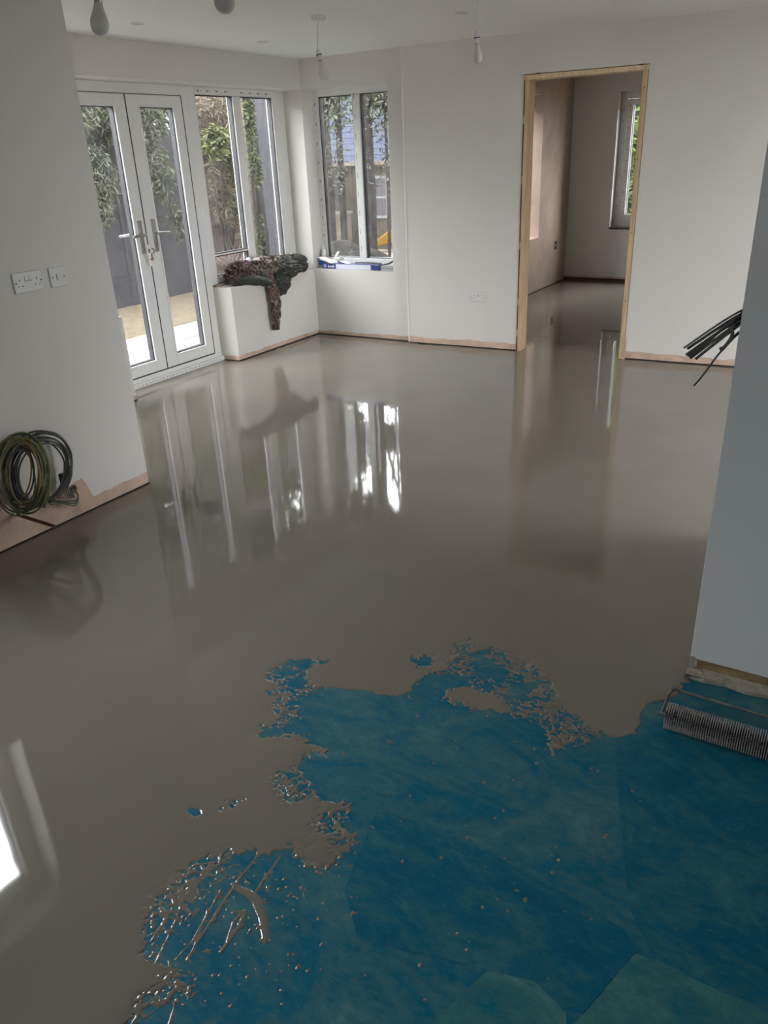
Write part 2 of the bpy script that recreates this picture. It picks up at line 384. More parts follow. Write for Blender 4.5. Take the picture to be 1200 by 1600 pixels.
# ------------------------------------------------------------------ floor: membrane and wet screed
flo = struct(MB().box(-4.72, 2.5, -2.7, 10.0, -0.12, -0.0025).build('floor', M_MEMB), 'blue membrane-covered subfloor, still bare in the foreground')
def sheet(poly, m, z):
    b = MB(); b.prism(poly, -0.006, z); return b.build('membrane_sheet', m, flo)
sheet([(-0.86, 1.276), (-0.66, 1.284), (-0.526, 1.282), (-0.318, 1.258), (-0.20, 1.236), (-0.150, 1.198), (-0.168, 1.194), (-0.222, 1.016), (-0.26, 1.003), (-0.43, 1.006), (-0.70, 0.93), (-0.80, 1.02)], M_MEMB_DEEP, -0.0019)
sheet([(-0.166, 1.195), (2.45, 1.195), (2.45, -2.5), (-0.42, -2.5), (-0.40, 0.6), (-0.222, 1.012)], M_MEMB_TEAL, -0.0021)
sheet([(-0.424, 1.004), (-0.33, 1.030), (-0.252, 1.000), (-0.236, 0.955), (-0.40, 0.58), (-0.56, 0.60)], M_MEMB_TEAL, -0.0017)
sheet([(-0.40, 1.848), (-0.2, 1.93), (2.45, 2.2), (2.45, 1.20), (-0.13, 1.20), (-0.21, 1.30), (-0.30, 1.55)], M_MEMB_DEEP, -0.0022)

BLUE = [(-0.266,2.215),(-0.273,2.152),(-0.298,2.082),(-0.349,2.03),(-0.358,1.981),(-0.341,1.931),(-0.355,1.891),(-0.388,1.842),(-0.432,1.831),(-0.474,1.815),(-0.479,1.769),(-0.514,1.744),(-0.523,1.685),(-0.54,1.73),(-0.531,1.781),(-0.527,1.857),(-0.562,1.859),(-0.581,1.822),(-0.613,1.845),(-0.641,1.907),(-0.648,1.983),(-0.717,2.016),(-0.803,2.05),(-0.887,2.082),(-0.97,2.078),(-0.992,2.036),(-0.941,1.97),(-0.97,1.902),(-1.017,1.833),(-1.01,1.776),(-1.006,1.727),(-1.071,1.696),(-1.155,1.677),(-1.335,1.608),(-1.368,1.632),(-1.385,1.695),(-1.33,1.757),(-1.406,1.742),(-1.48,1.695),(-1.495,1.625),(-1.475,1.584),(-1.424,1.587),(-1.409,1.534),(-1.367,1.52),(-1.356,1.473),(-1.302,1.456),(-1.308,1.406),(-1.346,1.372),(-1.311,1.342),(-1.196,1.401),(-1.136,1.399),(-1.11,1.386),(-1.159,1.335),(-1.147,1.283),(-1.159,1.24),(-1.133,1.213),(-1.087,1.203),(-1.018,1.233),(-0.95,1.255),(-0.925,1.243),(-0.946,1.194),(-0.944,1.168),(-0.895,1.143),(-0.856,1.142),(-0.861,1.099),(-0.863,1.067),(-0.888,1.032),(-0.929,1.026),(-0.982,1.043),(-1.003,1.025),(-1.019,0.994),(-1.065,1.0),(-1.105,0.95),(-1.143,0.895),(-1.155,0.816),(-1.138,0.772),(-1.108,0.714),(-1.072,0.668),(-1.032,0.682),(-0.985,0.716),(-0.983,0.69),(-0.955,0.682),(-0.943,0.66),(-0.964,0.629),(-1.002,0.603),(-1.02,0.579),(-1.019,0.538),(-0.99,0.40),(-0.98,-2.6),(2.6,-2.6),(2.6,2.3),(-0.25,2.3)]
HOLE = [(-0.951,1.793),(-0.928,1.82),(-0.806,1.848),(-0.72,1.85),(-0.699,1.799),(-0.75,1.772),(-0.83,1.757),(-0.92,1.758)]
ISLE = [(-1.097,1.913),(-1.081,1.938),(-1.05,1.946),(-1.025,1.917),(-1.035,1.88),(-1.066,1.879)]
STREAKS = [[(-1.045,1.021),(-1.03,0.872),(-1.001,0.705)],[(-0.991,1.029),(-0.979,0.916)],[(-1.132,0.929),(-1.116,0.823),(-1.084,0.746),(-1.056,0.674)],[(-1.055,0.878),(-1.021,0.745),(-1.023,0.692)],[(-1.046,0.824),(-0.995,0.708)],[(-1.142,0.854),(-1.116,0.765),(-1.103,0.7)],[(-1.095,0.994),(-1.113,0.908)],[(-1.02,0.838),(-1.016,0.802)],[(-0.958,0.632),(-0.932,0.588)],[(-1.005,0.601),(-1.0,0.549)],[(-0.971,0.622),(-0.987,0.571)],[(-1.043,0.905),(-1.01,0.906),(-0.975,0.902)],[(-0.893,0.978),(-0.862,0.955)]]
COMMA = [(-1.021,0.9),(-0.993,0.904),(-0.964,0.898),(-0.924,0.872),(-0.894,0.844),(-0.879,0.828)]
DRIPS = [[(-0.969,0.863),(-0.972,0.827),(-0.952,0.784)],[(-0.963,0.86),(-0.952,0.811),(-0.948,0.76)],[(-0.989,0.846),(-0.968,0.861)]]

def poly_sdf(px, py, poly):
    """signed distance, negative inside"""
    d = np.full(px.shape, 1e9); s = np.ones(px.shape); n = len(poly)
    for i in range(n):
        ax, ay = poly[i]; bx, by = poly[(i+1) % n]
        ex, ey = bx-ax, by-ay; wx, wy = px-ax, py-ay
        t = np.clip((wx*ex+wy*ey)/(ex*ex+ey*ey+1e-12), 0, 1)
        d = np.minimum(d, (wx-ex*t)**2+(wy-ey*t)**2)
        c1 = py >= ay; c2 = py < by; c3 = ex*wy > ey*wx
        flip = (c1 & c2 & c3) | (~c1 & ~c2 & ~c3)
        s = np.where(flip, -s, s)
    return s*np.sqrt(d)
def seg_dist(px, py, a, b):
    ex, ey = b[0]-a[0], b[1]-a[1]; wx, wy = px-a[0], py-a[1]
    t = np.clip((wx*ex+wy*ey)/(ex*ex+ey*ey+1e-12), 0, 1)
    return np.sqrt((wx-ex*t)**2+(wy-ey*t)**2), t
def vnoise(px, py, wl, seed):
    r = np.random.RandomState(seed); G = r.rand(256, 256)*2-1
    u, v = px/wl+100.3, py/wl+57.7; i = np.floor(u).astype(int); j = np.floor(v).astype(int); fu, fv = u-i, v-j
    fu = fu*fu*(3-2*fu); fv = fv*fv*(3-2*fv)
    g = lambda a, b: G[a % 256, b % 256]
    return (g(i,j)*(1-fu)+g(i+1,j)*fu)*(1-fv)+(g(i,j+1)*(1-fu)+g(i+1,j+1)*fu)*fv
def build_screed():
    X0, X1, Y0, Y1, S = -1.62, -0.20, 0.42, 2.26, 0.0031
    xs = np.linspace(X0, X1, int((X1-X0)/S)+1); ys = np.linspace(Y0, Y1, int((Y1-Y0)/S)+1)
    gx, gy = np.meshgrid(xs, ys, indexing='ij')
    f = poly_sdf(gx, gy, BLUE)                       # > 0: screed
    f = np.minimum(f, poly_sdf(gx, gy, ISLE))
    f = np.maximum(f, -poly_sdf(gx, gy, HOLE))
    nz = 0.55*vnoise(gx, gy, 0.075, 1)+0.5*vnoise(gx, gy, 0.034, 2)+0.50*vnoise(gx, gy, 0.016, 3)+0.50*vnoise(gx, gy, 0.0085, 4)
    amp = np.full(gx.shape, 0.023)
    for cx, cy, rr, a in ((-0.31,2.05,0.13,0.002),(-0.36,1.93,0.06,0.003),(-1.20,1.665,0.13,0.003),(-1.47,1.68,0.07,0.009),(-0.80,1.95,0.22,0.033),(-1.37,1.47,0.12,0.027),(-0.62,1.86,0.12,0.028),(-0.9,1.1,0.08,0.02),(-1.10,0.85,0.20,0.022)):
        k = np.exp(-((gx-cx)**2+(gy-cy)**2)/(rr*rr)*1.3); amp = amp*(1-k)+a*k
    band = np.exp(-(f/0.030)**2)                      # tattered fringe where the trowel dragged
    fr = vnoise(gx*0.8+gy*0.3, gy-0.3*gx, 0.011, 7)*0.6+vnoise(gx, gy, 0.0062, 8)*0.7
    f = f + nz*amp + fr*band*np.clip(amp-0.006, 0, 1)*0.85
    zone = np.zeros(gx.shape)
    for cx, cy, rr in ((-0.80,1.97,0.17),(-0.95,1.99,0.10),(-1.36,1.49,0.12),(-0.64,1.87,0.11),(-1.10,0.84,0.17),(-0.94,1.14,0.09),(-1.44,1.63,0.06),(-1.12,1.22,0.08),(-0.52,1.80,0.08),(-1.0,0.62,0.06)):
        zone = np.maximum(zone, np.exp(-((gx-cx)**2+(gy-cy)**2)/(rr*rr)*1.6))
    n_w = np.abs(0.7*vnoise(gx*0.9+0.4*gy, gy*1.3-0.3*gx, 0.019, 11)+0.45*vnoise(gx, gy, 0.0095, 12))
    web = 0.0062 - 0.016*n_w - 0.014*np.clip(0.55-zone, 0, 1) - 0.085*np.clip(-0.008-f, 0, 1) + 0.003*vnoise(gx, gy, 0.05, 13)
    f0 = f
    f = np.maximum(f, np.where(f > -0.09, web, -1.0))
    tear = 0.0050 - 0.017*np.abs(0.7*vnoise(gx, gy*1.2, 0.017, 14)+0.45*vnoise(gx, gy, 0.009, 15)) - 0.014*np.clip(0.5-zone, 0, 1) - 0.16*np.clip(f0-0.004, 0, 1)
    f = np.where(f0 > 0, np.minimum(f, -tear), f)
    # dry skins and specks well inside the blue
    for pts in STREAKS:
        for a, b in zip(pts[:-1], pts[1:]):
            d, t = seg_dist(gx, gy, a, b); f = np.maximum(f, 0.0032+0.0022*nz - d)
    for i, (a, b) in enumerate(zip(COMMA[:-1], COMMA[1:])):
        d, t = seg_dist(gx, gy, a, b); r0 = (0.006, 0.010, 0.012, 0.010, 0.009, 0.008)
        f = np.maximum(f, r0[i]*(1-t)+r0[i+1]*t + 0.0012*nz - d)
    for pts in DRIPS:
        for a, b in zip(pts[:-1], pts[1:]):
            d, t = seg_dist(gx, gy, a, b); f = np.maximum(f, 0.0048+0.001*nz - d)
    R = random.Random(3)
    for k in range(240):
        if k < 130: x, y, r = R.gauss(-0.93, 0.12), R.gauss(0.86, 0.12), R.uniform(0.0022, 0.005)
        else: x, y, r = R.uniform(-1.1, -0.25), R.uniform(0.75, 1.75), R.uniform(0.0022, 0.0055)
        f = np.maximum(f, r - np.hypot(gx-x, (gy-y)*R.uniform(0.6, 1.4)) + 0.001*nz)
    for x, y in ((-1.236,1.098),(-1.213,1.106),(-1.229,1.072),(-1.212,1.091),(-1.196,1.125),(-1.28,1.028)):
        f = np.minimum(f, np.hypot((gx-x)*0.8, (gy-y)*1.3) - 0.010 + 0.008*nz)
    edge = np.minimum(np.minimum(gx-X0, X1-gx), np.minimum(gy-Y0, Y1-gy))
    gzv = np.clip(f/0.013, 0, 1); hz = -0.0024 + 0.0024*np.sqrt(np.clip(1-(1-gzv)**2, 0, 1))
    nx, ny = gx.shape
    V = np.stack([gx.ravel(), gy.ravel(), hz.ravel()], 1); F = f.ravel()
    idx = np.arange(nx*ny).reshape(nx, ny)
    a, b, c, d = idx[:-1,:-1].ravel(), idx[1:,:-1].ravel(), idx[1:,1:].ravel(), idx[:-1,1:].ravel()
    T = np.concatenate([np.stack([a,b,c],1), np.stack([a,c,d],1)]); ins = F[T] > 0; cnt = ins.sum(1)
    full = T[cnt == 3]; newV = []; newT = [full]; base = len(V)
    cache = {}
    def cut(i, j):
        k = (i, j) if i < j else (j, i)
        if k not in cache:
            t = F[i]/(F[i]-F[j]); p = V[i]+(V[j]-V[i])*t; cache[k] = base+len(newV); newV.append((p[0], p[1], -0.0024))
        return cache[k]
    ex = []
    for tri, m in zip(T[(cnt == 1) | (cnt == 2)], ins[(cnt == 1) | (cnt == 2)]):
        tri = [int(q) for q in tri]
        if m.sum() == 1:
            k = int(np.argmax(m)); i, j, l = tri[k], tri[(k+1)%3], tri[(k+2)%3]
            ex.append((i, cut(i, j), cut(i, l)))
        else:
            k = int(np.argmin(m)); o, i, j = tri[k], tri[(k+1)%3], tri[(k+2)%3]
            p, q = cut(i, o), cut(j, o); ex.append((i, j, q)); ex.append((i, q, p))
    allT = np.concatenate([full, np.array(ex, int)]); allV = np.concatenate([V, np.array(newV)])
    # everything beyond the fine patch is a level sheet
    quads = [(XP, X0, -2.39, Y1), (XP, -0.277, Y1, 2.633), (XW, -0.277, 2.633, 3.30), (XW, 1.75, 3.30, 6.13), (XD, XW, 3.745, 4.957), (-3.376, 0.6, 6.13, 9.974)]
    qv = []; qf = []
    for x0, x1, y0, y1 in quads:
        k = len(allV)+len(qv); qv += [(x0,y0,0), (x1,y0,0), (x1,y1,0), (x0,y1,0)]; qf.append((k, k+1, k+2, k+3))
    k = len(allV)+len(qv); qv += [(X0,-2.39,0), (-0.99,-2.39,0), (-0.99,Y0,0), (X0,Y0,0)]; qf.append((k, k+1, k+2, k+3))
    allV = np.concatenate([allV, np.array(qv)])
    used = np.zeros(len(allV), bool); used[allT.ravel()] = True; used[-len(qv):] = True
    remap = np.cumsum(used)-1
    faces = [tuple(t) for t in remap[allT].tolist()] + [tuple(int(remap[i]) for i in q) for q in qf]
    me = bpy.data.meshes.new('wet_screed'); me.from_pydata(allV[used].tolist(), [], faces); me.update()
    me.materials.append(M_SCREED); me.polygons.foreach_set('use_smooth', [True]*len(me.polygons))
    return link('wet_screed', me)
tag(build_screed(), 'glossy wet grey-brown levelling screed poured across the floor', 'screed', kind='stuff')

# ------------------------------------------------------------------ doors and windows
def bar(u0, u1, w0, w1, z0, z1): return MB().box(u0, u1, w0, w1, z0, z1)
def frame_bars(mb, u0, u1, z0, z1, t, w0, w1, tb=None, tt=None):
    tb = tb or t; tt = tt or t
    mb.box(u0, u0+t, w0, w1, z0, z1); mb.box(u1-t, u1, w0, w1, z0, z1)
    mb.box(u0+t, u1-t, w0, w1, z0, z0+tb); mb.box(u0+t, u1-t, w0, w1, z1-tt, z1); return mb
def pane(u0, u1, z0, z1, w, parent, fn, name='pane'):
    p = MB().box(u0, u1, w, w+0.004, z0, z1).build(name, M_GLASS, parent, fn=fn)
    g = frame_bars(MB(), u0-0.001, u1+0.001, z0-0.001, z1+0.001, 0.005, w-0.004, w+0.040); g.build('gasket', M_GASKET, parent, fn=fn)
    return p

# french doors
d1 = struct(empty('door_1', (XD, 4.3, 0)), 'white double french doors with tall glass panes')
f = MB()
f.box(3.70, 3.775, 0, 0.07, 0.05, SOF); f.box(4.878, 4.957, 0, 0.07, 0.05, SOF); f.box(3.775, 4.878, 0, 0.07, 2.017, SOF); f.box(3.70, 4.957, -0.005, 0.07, 0.035, 0.068)
f.build('door_frame', M_UPVC, d1, fn=fL, bevel=0.004)
th = MB().box(3.745, 4.957, -0.027, 0.02, -0.003, 0.036).build('threshold', M_UPVC, d1, fn=fL, bevel=0.003)
h = MB()
for i in range(26):
    u = 3.99 + i*0.036 + rnd.uniform(-0.008, 0.008); s = rnd.uniform(0.003, 0.008)
    h.box(u, u+s, -0.0282, -0.026, 0.010+rnd.random()*0.006, 0.016+rnd.random()*0.006)
tag(h.build('fixing_hole', M_SLOT, th, fn=fL), kind='stuff')
def leaf(u0, u1, g0, g1, plate_u, sgn):
    l = MB(); l.box(u0, g0, 0, 0.054, 0.075, 2.012); l.box(g1, u1, 0, 0.054, 0.075, 2.012)
    l.box(g0, g1, 0, 0.054, 0.075, 0.162); l.box(g0, g1, 0, 0.054, 1.936, 2.012)
    # raised bead round the glass
    frame_bars(l, g0-0.012, g1+0.012, 0.150, 1.948, 0.014, -0.006, 0.01)
    o = l.build('door_leaf', M_UPVC, d1, fn=fL, bevel=0.003)
    pane(g0+0.004, g1-0.004, 0.166, 1.932, 0.014, o, fL)
    hm = MB(); hm.box(plate_u-0.016, plate_u+0.016, -0.010, 0, 0.955, 1.188)
    hm.tube([fI for fI in [(plate_u, 0.0, 1.088), (plate_u, -0.042, 1.088)]], 0.009, 10)
    hm.tube([(plate_u-sgn*0.008, -0.045, 1.088), (plate_u+sgn*0.03, -0.047, 1.087), (plate_u+sgn*0.115, -0.045, 1.083)], [0.012, 0.011, 0.010], 10)
    hm.tube([(plate_u, -0.010, 1.000), (plate_u, -0.020, 1.000)], 0.008, 12)
    hm.build('handle', M_CHROME, o, fn=fL, smooth=True, bevel=0.002)
    ho = MB(); ho.box(plate_u-0.013, plate_u+0.013, 0.06, 0.07, 0.985, 1.205); ho.tube([(plate_u, 0.06, 1.088), (plate_u, 0.105, 1.088)], 0.009, 10)
    ho.tube([(plate_u-sgn*0.008, 0.106, 1.088), (plate_u+sgn*0.118, 0.106, 1.085)], [0.011, 0.009], 10)
    ho.build('outer_handle', M_CHROME, o, fn=fL, smooth=True)
    return o
leaf(3.778, 4.322, 3.885, 4.218, 4.272, -1)
leaf(4.329, 4.874, 4.446, 4.781, 4.404, 1)
for u0_, u1_ in ((4.3215, 4.3295), (4.8735, 4.8795)): MB().box(u0_, u1_, -0.0015, 0.05, 0.075, 2.012).build('door_gap_strip', M_GASKET, d1, fn=fL)  # dark strips stand in for the shaded gaps round the leaves
MB().box(3.778, 4.878, -0.0015, 0.05, 2.0115, 2.0185).build('door_gap_strip', mat('grey_gap_strip', (0.25, 0.25, 0.25), 0.5), d1, fn=fL)
MB().box(3.778, 4.878, -0.003, 0.05, 0.067, 0.0755).build('door_gap_strip', M_GASKET, d1, fn=fL)
# keys hanging in the lock
ky = tag(empty('key_ring', (XD+0.05, 4.30, 0.99)), 'small bunch of keys with a white tag hanging in the door lock', 'keys')
k = MB(); k.tube([(XD+0.012, 4.274, 1.0), (XD+0.045, 4.280, 1.0)], 0.004, 8); k.lathe([(0.004, -0.002), (0.017, -0.002), (0.017, 0.002), (0.004, 0.002)], (XD+0.052, 4.288, 1.004), 14, (0.8, -0.6, 0)); k.build('key', mat('pale_key', (0.75, 0.73, 0.70), 0.4, 0.1), ky, smooth=True)
k = MB(); k.tube([(XD+0.055+0.006*math.cos(a), 4.300+0.020*math.cos(a), 0.972+0.020*math.sin(a)) for a in np.linspace(0, 6.28, 18)], 0.0032, 6); k.build('split_ring', MATS['black_slot'], ky, smooth=True)
k = MB(); k.box(XD+0.052, XD+0.058, 4.268, 4.312, 0.868, 0.962); kt = k.build('tag', mat('tag_white', (0.8, 0.79, 0.76), 0.4), ky, bevel=0.004)
MB().box(XD+0.0585, XD+0.0592, 4.270, 4.310, 0.912, 0.922).build('red_stripe', mat('red_print', (0.55, 0.12, 0.08), 0.5), kt)
MB().box(XD+0.0585, XD+0.0596, 4.284, 4.298, 0.905, 0.955).build('small_key', mat('dull_brass', (0.22, 0.2, 0.15), 0.4, 0.5), kt)

# bay window in the far left wall
w1 = struct(empty('window_1', (XD, 5.5, 0.62)), 'tall two-light white window beside the french doors')
f = MB()
f.box(4.957, 5.032, 0, 0.07, 0.622, SOF); f.box(5.968, YW+0.02, 0, 0.07, 0.622, SOF); f.box(5.032, 5.968, 0, 0.07, 0.622, 0.682); f.box(5.032, 5.968, 0, 0.07, 2.03, SOF)
f.build('window_frame', M_UPVC, w1, fn=fL, bevel=0.004)
MB().box(5.458, 5.552, -0.004, 0.07, 0.682, 2.03).build('mullion', M_UPVC, w1, fn=fL, bevel=0.006)
MB().box(5.032, 5.458, 0.01, 0.045, 0.842, 0.856).build('glazing_bar', M_UPVC, w1, fn=fL, bevel=0.003)
pane(5.036, 5.454, 0.859, 2.026, 0.014, w1, fL); pane(5.036, 5.454, 0.686, 0.839, 0.014, w1, fL); pane(5.556, 5.964, 0.686, 2.026, 0.014, w1, fL)
h = MB()
for u in list(np.arange(5.06, 5.45, 0.105)) + list(np.arange(5.57, 5.96, 0.105)):
    h.box(u, u+0.018, -0.0008, 0.002, 2.052, 2.060); h.box(u+0.035, u+0.041, -0.0008, 0.002, 2.054, 2.059)
tag(h.build('fixing_hole', M_SLOT, w1, fn=fL), kind='stuff')
MB().box(4.957, YW, -0.03, 0.07, 0.606, 0.622).build('sill_packer', mat('sill_timber', (0.33, 0.27, 0.2), 0.8, var=0.3, vscale=20), w1, fn=fL)

w8 = struct(empty('window_8', (XD, 3.2, 0.62)), 'matching white window on the other side of the french doors, behind the near left wall')
f = MB(); frame_bars(f, 2.633, 3.70, 0.622, SOF, 0.07, 0, 0.07); f.box(3.13, 3.20, 0, 0.07, 0.692, 2.015); f.build('window_frame', M_UPVC, w8, fn=fL, bevel=0.004)
pane(2.707, 3.126, 0.696, 2.011, 0.03, w8, fL); pane(3.204, 3.626, 0.696, 2.011, 0.03, w8, fL)

# window in the back wall
w2 = struct(empty('window_2', (-4.05, 6.285, 0.61)), 'two-light white window in the back wall corner')
f = MB()
f.box(XW-0.03, -4.434, 0, 0.07, 0.612, SOF+0.02); f.box(-3.672, -3.60, 0, 0.07, 0.612, SOF+0.02); f.box(-4.434, -3.672, 0, 0.07, 0.612, 0.692); f.box(-4.434, -3.672, 0, 0.07, 2.028, SOF+0.02)
f.build('window_frame', M_UPVC, w2, fn=fB, bevel=0.004)
MB().box(-4.078, -4.002, -0.004, 0.07, 0.692, 2.028).build('mullion', M_UPVC, w2, fn=fB, bevel=0.006)
pane(-4.430, -4.082, 0.696, 2.024, 0.014, w2, fB); pane(-3.998, -3.676, 0.696, 2.024, 0.014, w2, fB)
h = MB()
for i, z in enumerate(np.arange(0.72, 2.0, 0.155)):
    h.box(-4.470, -4.464, -0.0008, 0.002, z, z+0.024); h.box(-4.462, -4.457, -0.0008, 0.002, z-0.052, z-0.044)
    h.box(-4.056, -4.053, -0.0052, -0.003, z+0.03, z+0.075)
tag(h.build('fixing_hole', M_SLOT, w2, fn=fB), kind='stuff')

# window of the far room (seen through the doorway) and its side window
def fFB(u, w, z): return (u, 10.10+w, z)
w3 = struct(empty('window_3', (-2.3, 10.1, 0.63)), 'white window at the end of the small room beyond the doorway')
f = MB(); frame_bars(f, -2.846, -1.75, 0.628, 2.085, 0.075, 0, 0.07); f.build('window_frame', M_UPVC, w3, fn=fFB, bevel=0.004)
f = MB(); frame_bars(f, -2.768, -2.30, 0.705, 2.005, 0.062, -0.008, 0.05); f.build('casement', M_UPVC, w3, fn=fFB, bevel=0.004)
f = MB(); frame_bars(f, -2.296, -1.828, 0.705, 2.005, 0.062, -0.008, 0.05); f.build('casement', M_UPVC, w3, fn=fFB, bevel=0.004)
pane(-2.702, -2.366, 0.771, 1.939, 0.02, w3, fFB); pane(-2.230, -1.894, 0.771, 1.939, 0.02, w3, fFB)
h = MB()
for z in np.arange(0.74, 2.0, 0.115):
    h.box(-2.815, -2.808, -0.0008, 0.002, z, z+0.012); h.box(-2.742, -2.735, -0.0088, -0.006, z+0.04, z+0.055); h.box(-2.740, -2.736, -0.0088, -0.006, z, z+0.01)
tag(h.build('fixing_hole', M_SLOT, w3, fn=fFB), kind='stuff')
MB().box(-2.85, -1.75, -0.13, 0.0, 0.605, 0.628).build('rough_sill', mat('rough_sill_dark', (0.09, 0.08, 0.07), 0.9, var=0.3), w3, fn=fFB)
def fFL(u, w, z): return (-3.62-w, u, z)
w4 = struct(empty('window_4', (-3.62, 8.4, 0.6)), 'side window in the recess of the small room')
f = MB(); frame_bars(f, 7.85, 9.0, 0.605, 2.06, 0.07, 0, 0.07); f.box(8.39, 8.46, 0, 0.07, 0.675, 1.99); f.build('window_frame', M_UPVC, w4, fn=fFL, bevel=0.004)
pane(7.924, 8.386, 0.679, 1.986, 0.03, w4, fFL); pane(8.464, 8.926, 0.679, 1.986, 0.03, w4, fFL)
# window in the near left wall, seen only as its bright reflection in the screed
def fNL(u, w, z): return (XP-0.17-w, u, z)
w5 = struct(empty('window_5', (XP-0.17, 0.95, 0.95)), 'window in the near left wall that shines in the wet screed')
f = MB(); frame_bars(f, 0.35, 1.58, 0.95, 2.02, 0.09, 0, 0.07); f.build('window_frame', M_UPVC, w5, fn=fNL, bevel=0.004)
pane(0.444, 1.486, 1.044, 1.926, 0.03, w5, fNL)
def fRR(u, w, z): return (1.82+w, u, z)
d3 = struct(empty('added_door_right', (1.82, 4.7, 0)), 'added glazed doors in the right wall, unseen source of side light behind the stub wall')  # unseen doors added to light the back wall and far floor
f = MB(); frame_bars(f, 3.42, 5.2, 0.0, SOF, 0.07, 0, 0.07); f.box(4.27, 4.35, 0, 0.07, 0.07, 2.015); f.build('door_frame', M_UPVC, d3, fn=fRR)
pane(3.494, 4.266, 0.074, 2.011, 0.03, d3, fRR); pane(4.354, 5.126, 0.074, 2.011, 0.03, d3, fRR)
def fFW(u, w, z): return (u, -2.52-w, z)
w6 = struct(empty('added_window_rear', (0.8, -2.52, 0.85)), 'added window in the wall behind the camera, unseen light for the stub wall')  # unseen window added to brighten the face of the stub wall
f = MB(); frame_bars(f, 0.9, 1.8, 1.05, SOF, 0.07, 0, 0.07); f.build('window_frame', M_UPVC, w6, fn=fFW)
pane(0.974, 1.726, 1.124, 2.011, 0.03, w6, fFW)

# timber lining of the doorway
t1 = struct(empty('trim_1', fR(1.45, 0, 0)), 'raw pine lining round the doorway in the back wall')
MB().box(DL+0.012, DL+0.042, -0.012, 0.135, 0.0, 2.030).build('jamb', M_WOOD, t1, fn=fR, bevel=0.002)
MB().box(DR-0.038, DR-0.004, -0.012, 0.135, 0.0, 2.030).build('jamb', M_WOOD, t1, fn=fR, bevel=0.002)
MB().box(DL+0.008, DR, -0.012, 0.135, 2.008, 2.040).build('head', M_WOODF, t1, fn=fR, bevel=0.002)
MB().box(DL-0.004, DL+0.012, 0.004, 0.05, 0.0, 2.035).build('packing_gap', M_PACK, t1, fn=fR)
for z in (0.12, 0.38, 0.82, 1.30, 1.72): MB().box(DL-0.002, DL+0.012, -0.004, 0.02, z, z+0.055).build('packer', M_WOODF, t1, fn=fR)
for u in (DL+0.09, DR-0.07): MB().box(u, u+0.03, -0.006, 0.0, 2.041, 2.047).build('packer', M_PACK, t1, fn=fR)
for z in (0.45, 0.95, 1.45, 1.9): MB().lathe([(0.004, 0), (0.004, 0.002)], fR(DR-0.02, -0.0125, z), 8, (0, -1, 0)).build('screw', M_SLOT, t1)
MB().box(DR-0.008, DR+0.012, -0.014, 0.02, 0.0, 0.17).build('packer', mat('packer_plaster_pink', (0.55, 0.38, 0.28), 0.8, var=0.2), t1, fn=fR)
# plaster corner bead at the pier edge
struct(MB().tube([(-3.470, 6.092, 0.012), (-3.470, 6.092, C)], 0.006, 8).build('trim_2', mat('pier_bead', (0.80, 0.79, 0.76), 0.6)), 'rounded plaster bead on the edge between the back walls')

# ------------------------------------------------------------------ electrical plates
def plate_frame(o, U, V, Nn):
    o, U, V, Nn = Vector(o), Vector(U), Vector(V), Vector(Nn)
    return lambda u, v, n: tuple(o + U*u + V*v + Nn*n)
def outlet(name, fn, kind, label, m=M_PLASTIC, group=None, dark=False):
    t = tag(empty(name, fn(0, 0, 0)), label, 'socket' if 'socket' in name else 'switch', group)
    W = 0.073 if kind == 'double' else 0.043
    MB().box(-W, W, -0.043, 0.043, 0, 0.009).build('faceplate', m, t, fn=fn, bevel=0.004)
    if kind == 'double':
        for s in (-1, 1):
            MB().box(s*0.010-0.0075, s*0.010+0.0075, 0.006, 0.026, 0.008, 0.013).build('rocker', m, t, fn=fn, bevel=0.002)
            MB().box(s*0.010-0.0075-0.001, s*0.010+0.0085, 0.004, 0.0062, 0.0088, 0.0096).build('rocker_gap', M_SLOT, t, fn=fn)
            p = MB(); c = s*0.042
            p.box(c-0.002, c+0.002, 0.006, 0.015, 0.0085, 0.0094); p.box(c-0.014, c-0.008, -0.016, -0.012, 0.0085, 0.0094); p.box(c+0.008, c+0.014, -0.016, -0.012, 0.0085, 0.0094)
            p.build('pin_slots', M_SLOT, t, fn=fn)
            MB().box(s*0.062-0.003, s*0.062+0.003, -0.003, 0.003, 0.0088, 0.0096).build('screw', M_SLOT if dark else M_CHROME, t, fn=fn)
    else:
        MB().box(-0.009, 0.009, -0.014, 0.014, 0.008, 0.013).build('rocker', m, t, fn=fn, bevel=0.002)
        MB().box(-0.011, -0.009, -0.014, 0.014, 0.0088, 0.0096).build('rocker_gap', M_SLOT, t, fn=fn)
        for s in (-1, 1): MB().box(s*0.030-0.002, s*0.030+0.002, -0.004, 0.004, 0.0088, 0.0096).build('screw', M_SLOT, t, fn=fn)
    return t
fnL = lambda y, z: plate_frame((XP, y, z), (0, 1, 0), (0, 0, 1), (1, 0, 0))
outlet('double_socket', fnL(2.178, 1.123), 'double', 'white double socket on the near left wall beside a switch plate', dark=True)
outlet('switch_plate', fnL(2.332, 1.122), 'single', 'small square white switch plate on the near left wall')
ub = (-2.808-BX)/math.cos(BR)
outlet('double_socket', plate_frame(fR(ub, 0, 0.434), (math.cos(BR), math.sin(BR), 0), (0, 0, 1), (math.sin(BR), -math.cos(BR), 0)), 'double', 'white double socket low on the back wall left of the doorway')
bx = tag(empty('back_box', (-3.376, 9.589, 0.456)), 'empty dark metal back box in the bare plaster wall of the small room', 'back box')
MB().box(-3.378, -3.374, 9.55, 9.63, 0.41, 0.50).build('box_shell', M_SLOT, bx); MB().box(-3.374, -3.371, 9.575, 9.60, 0.44, 0.47).build('cable_end', mat('cable_end_grey', (0.5, 0.48, 0.42), 0.7), bx)

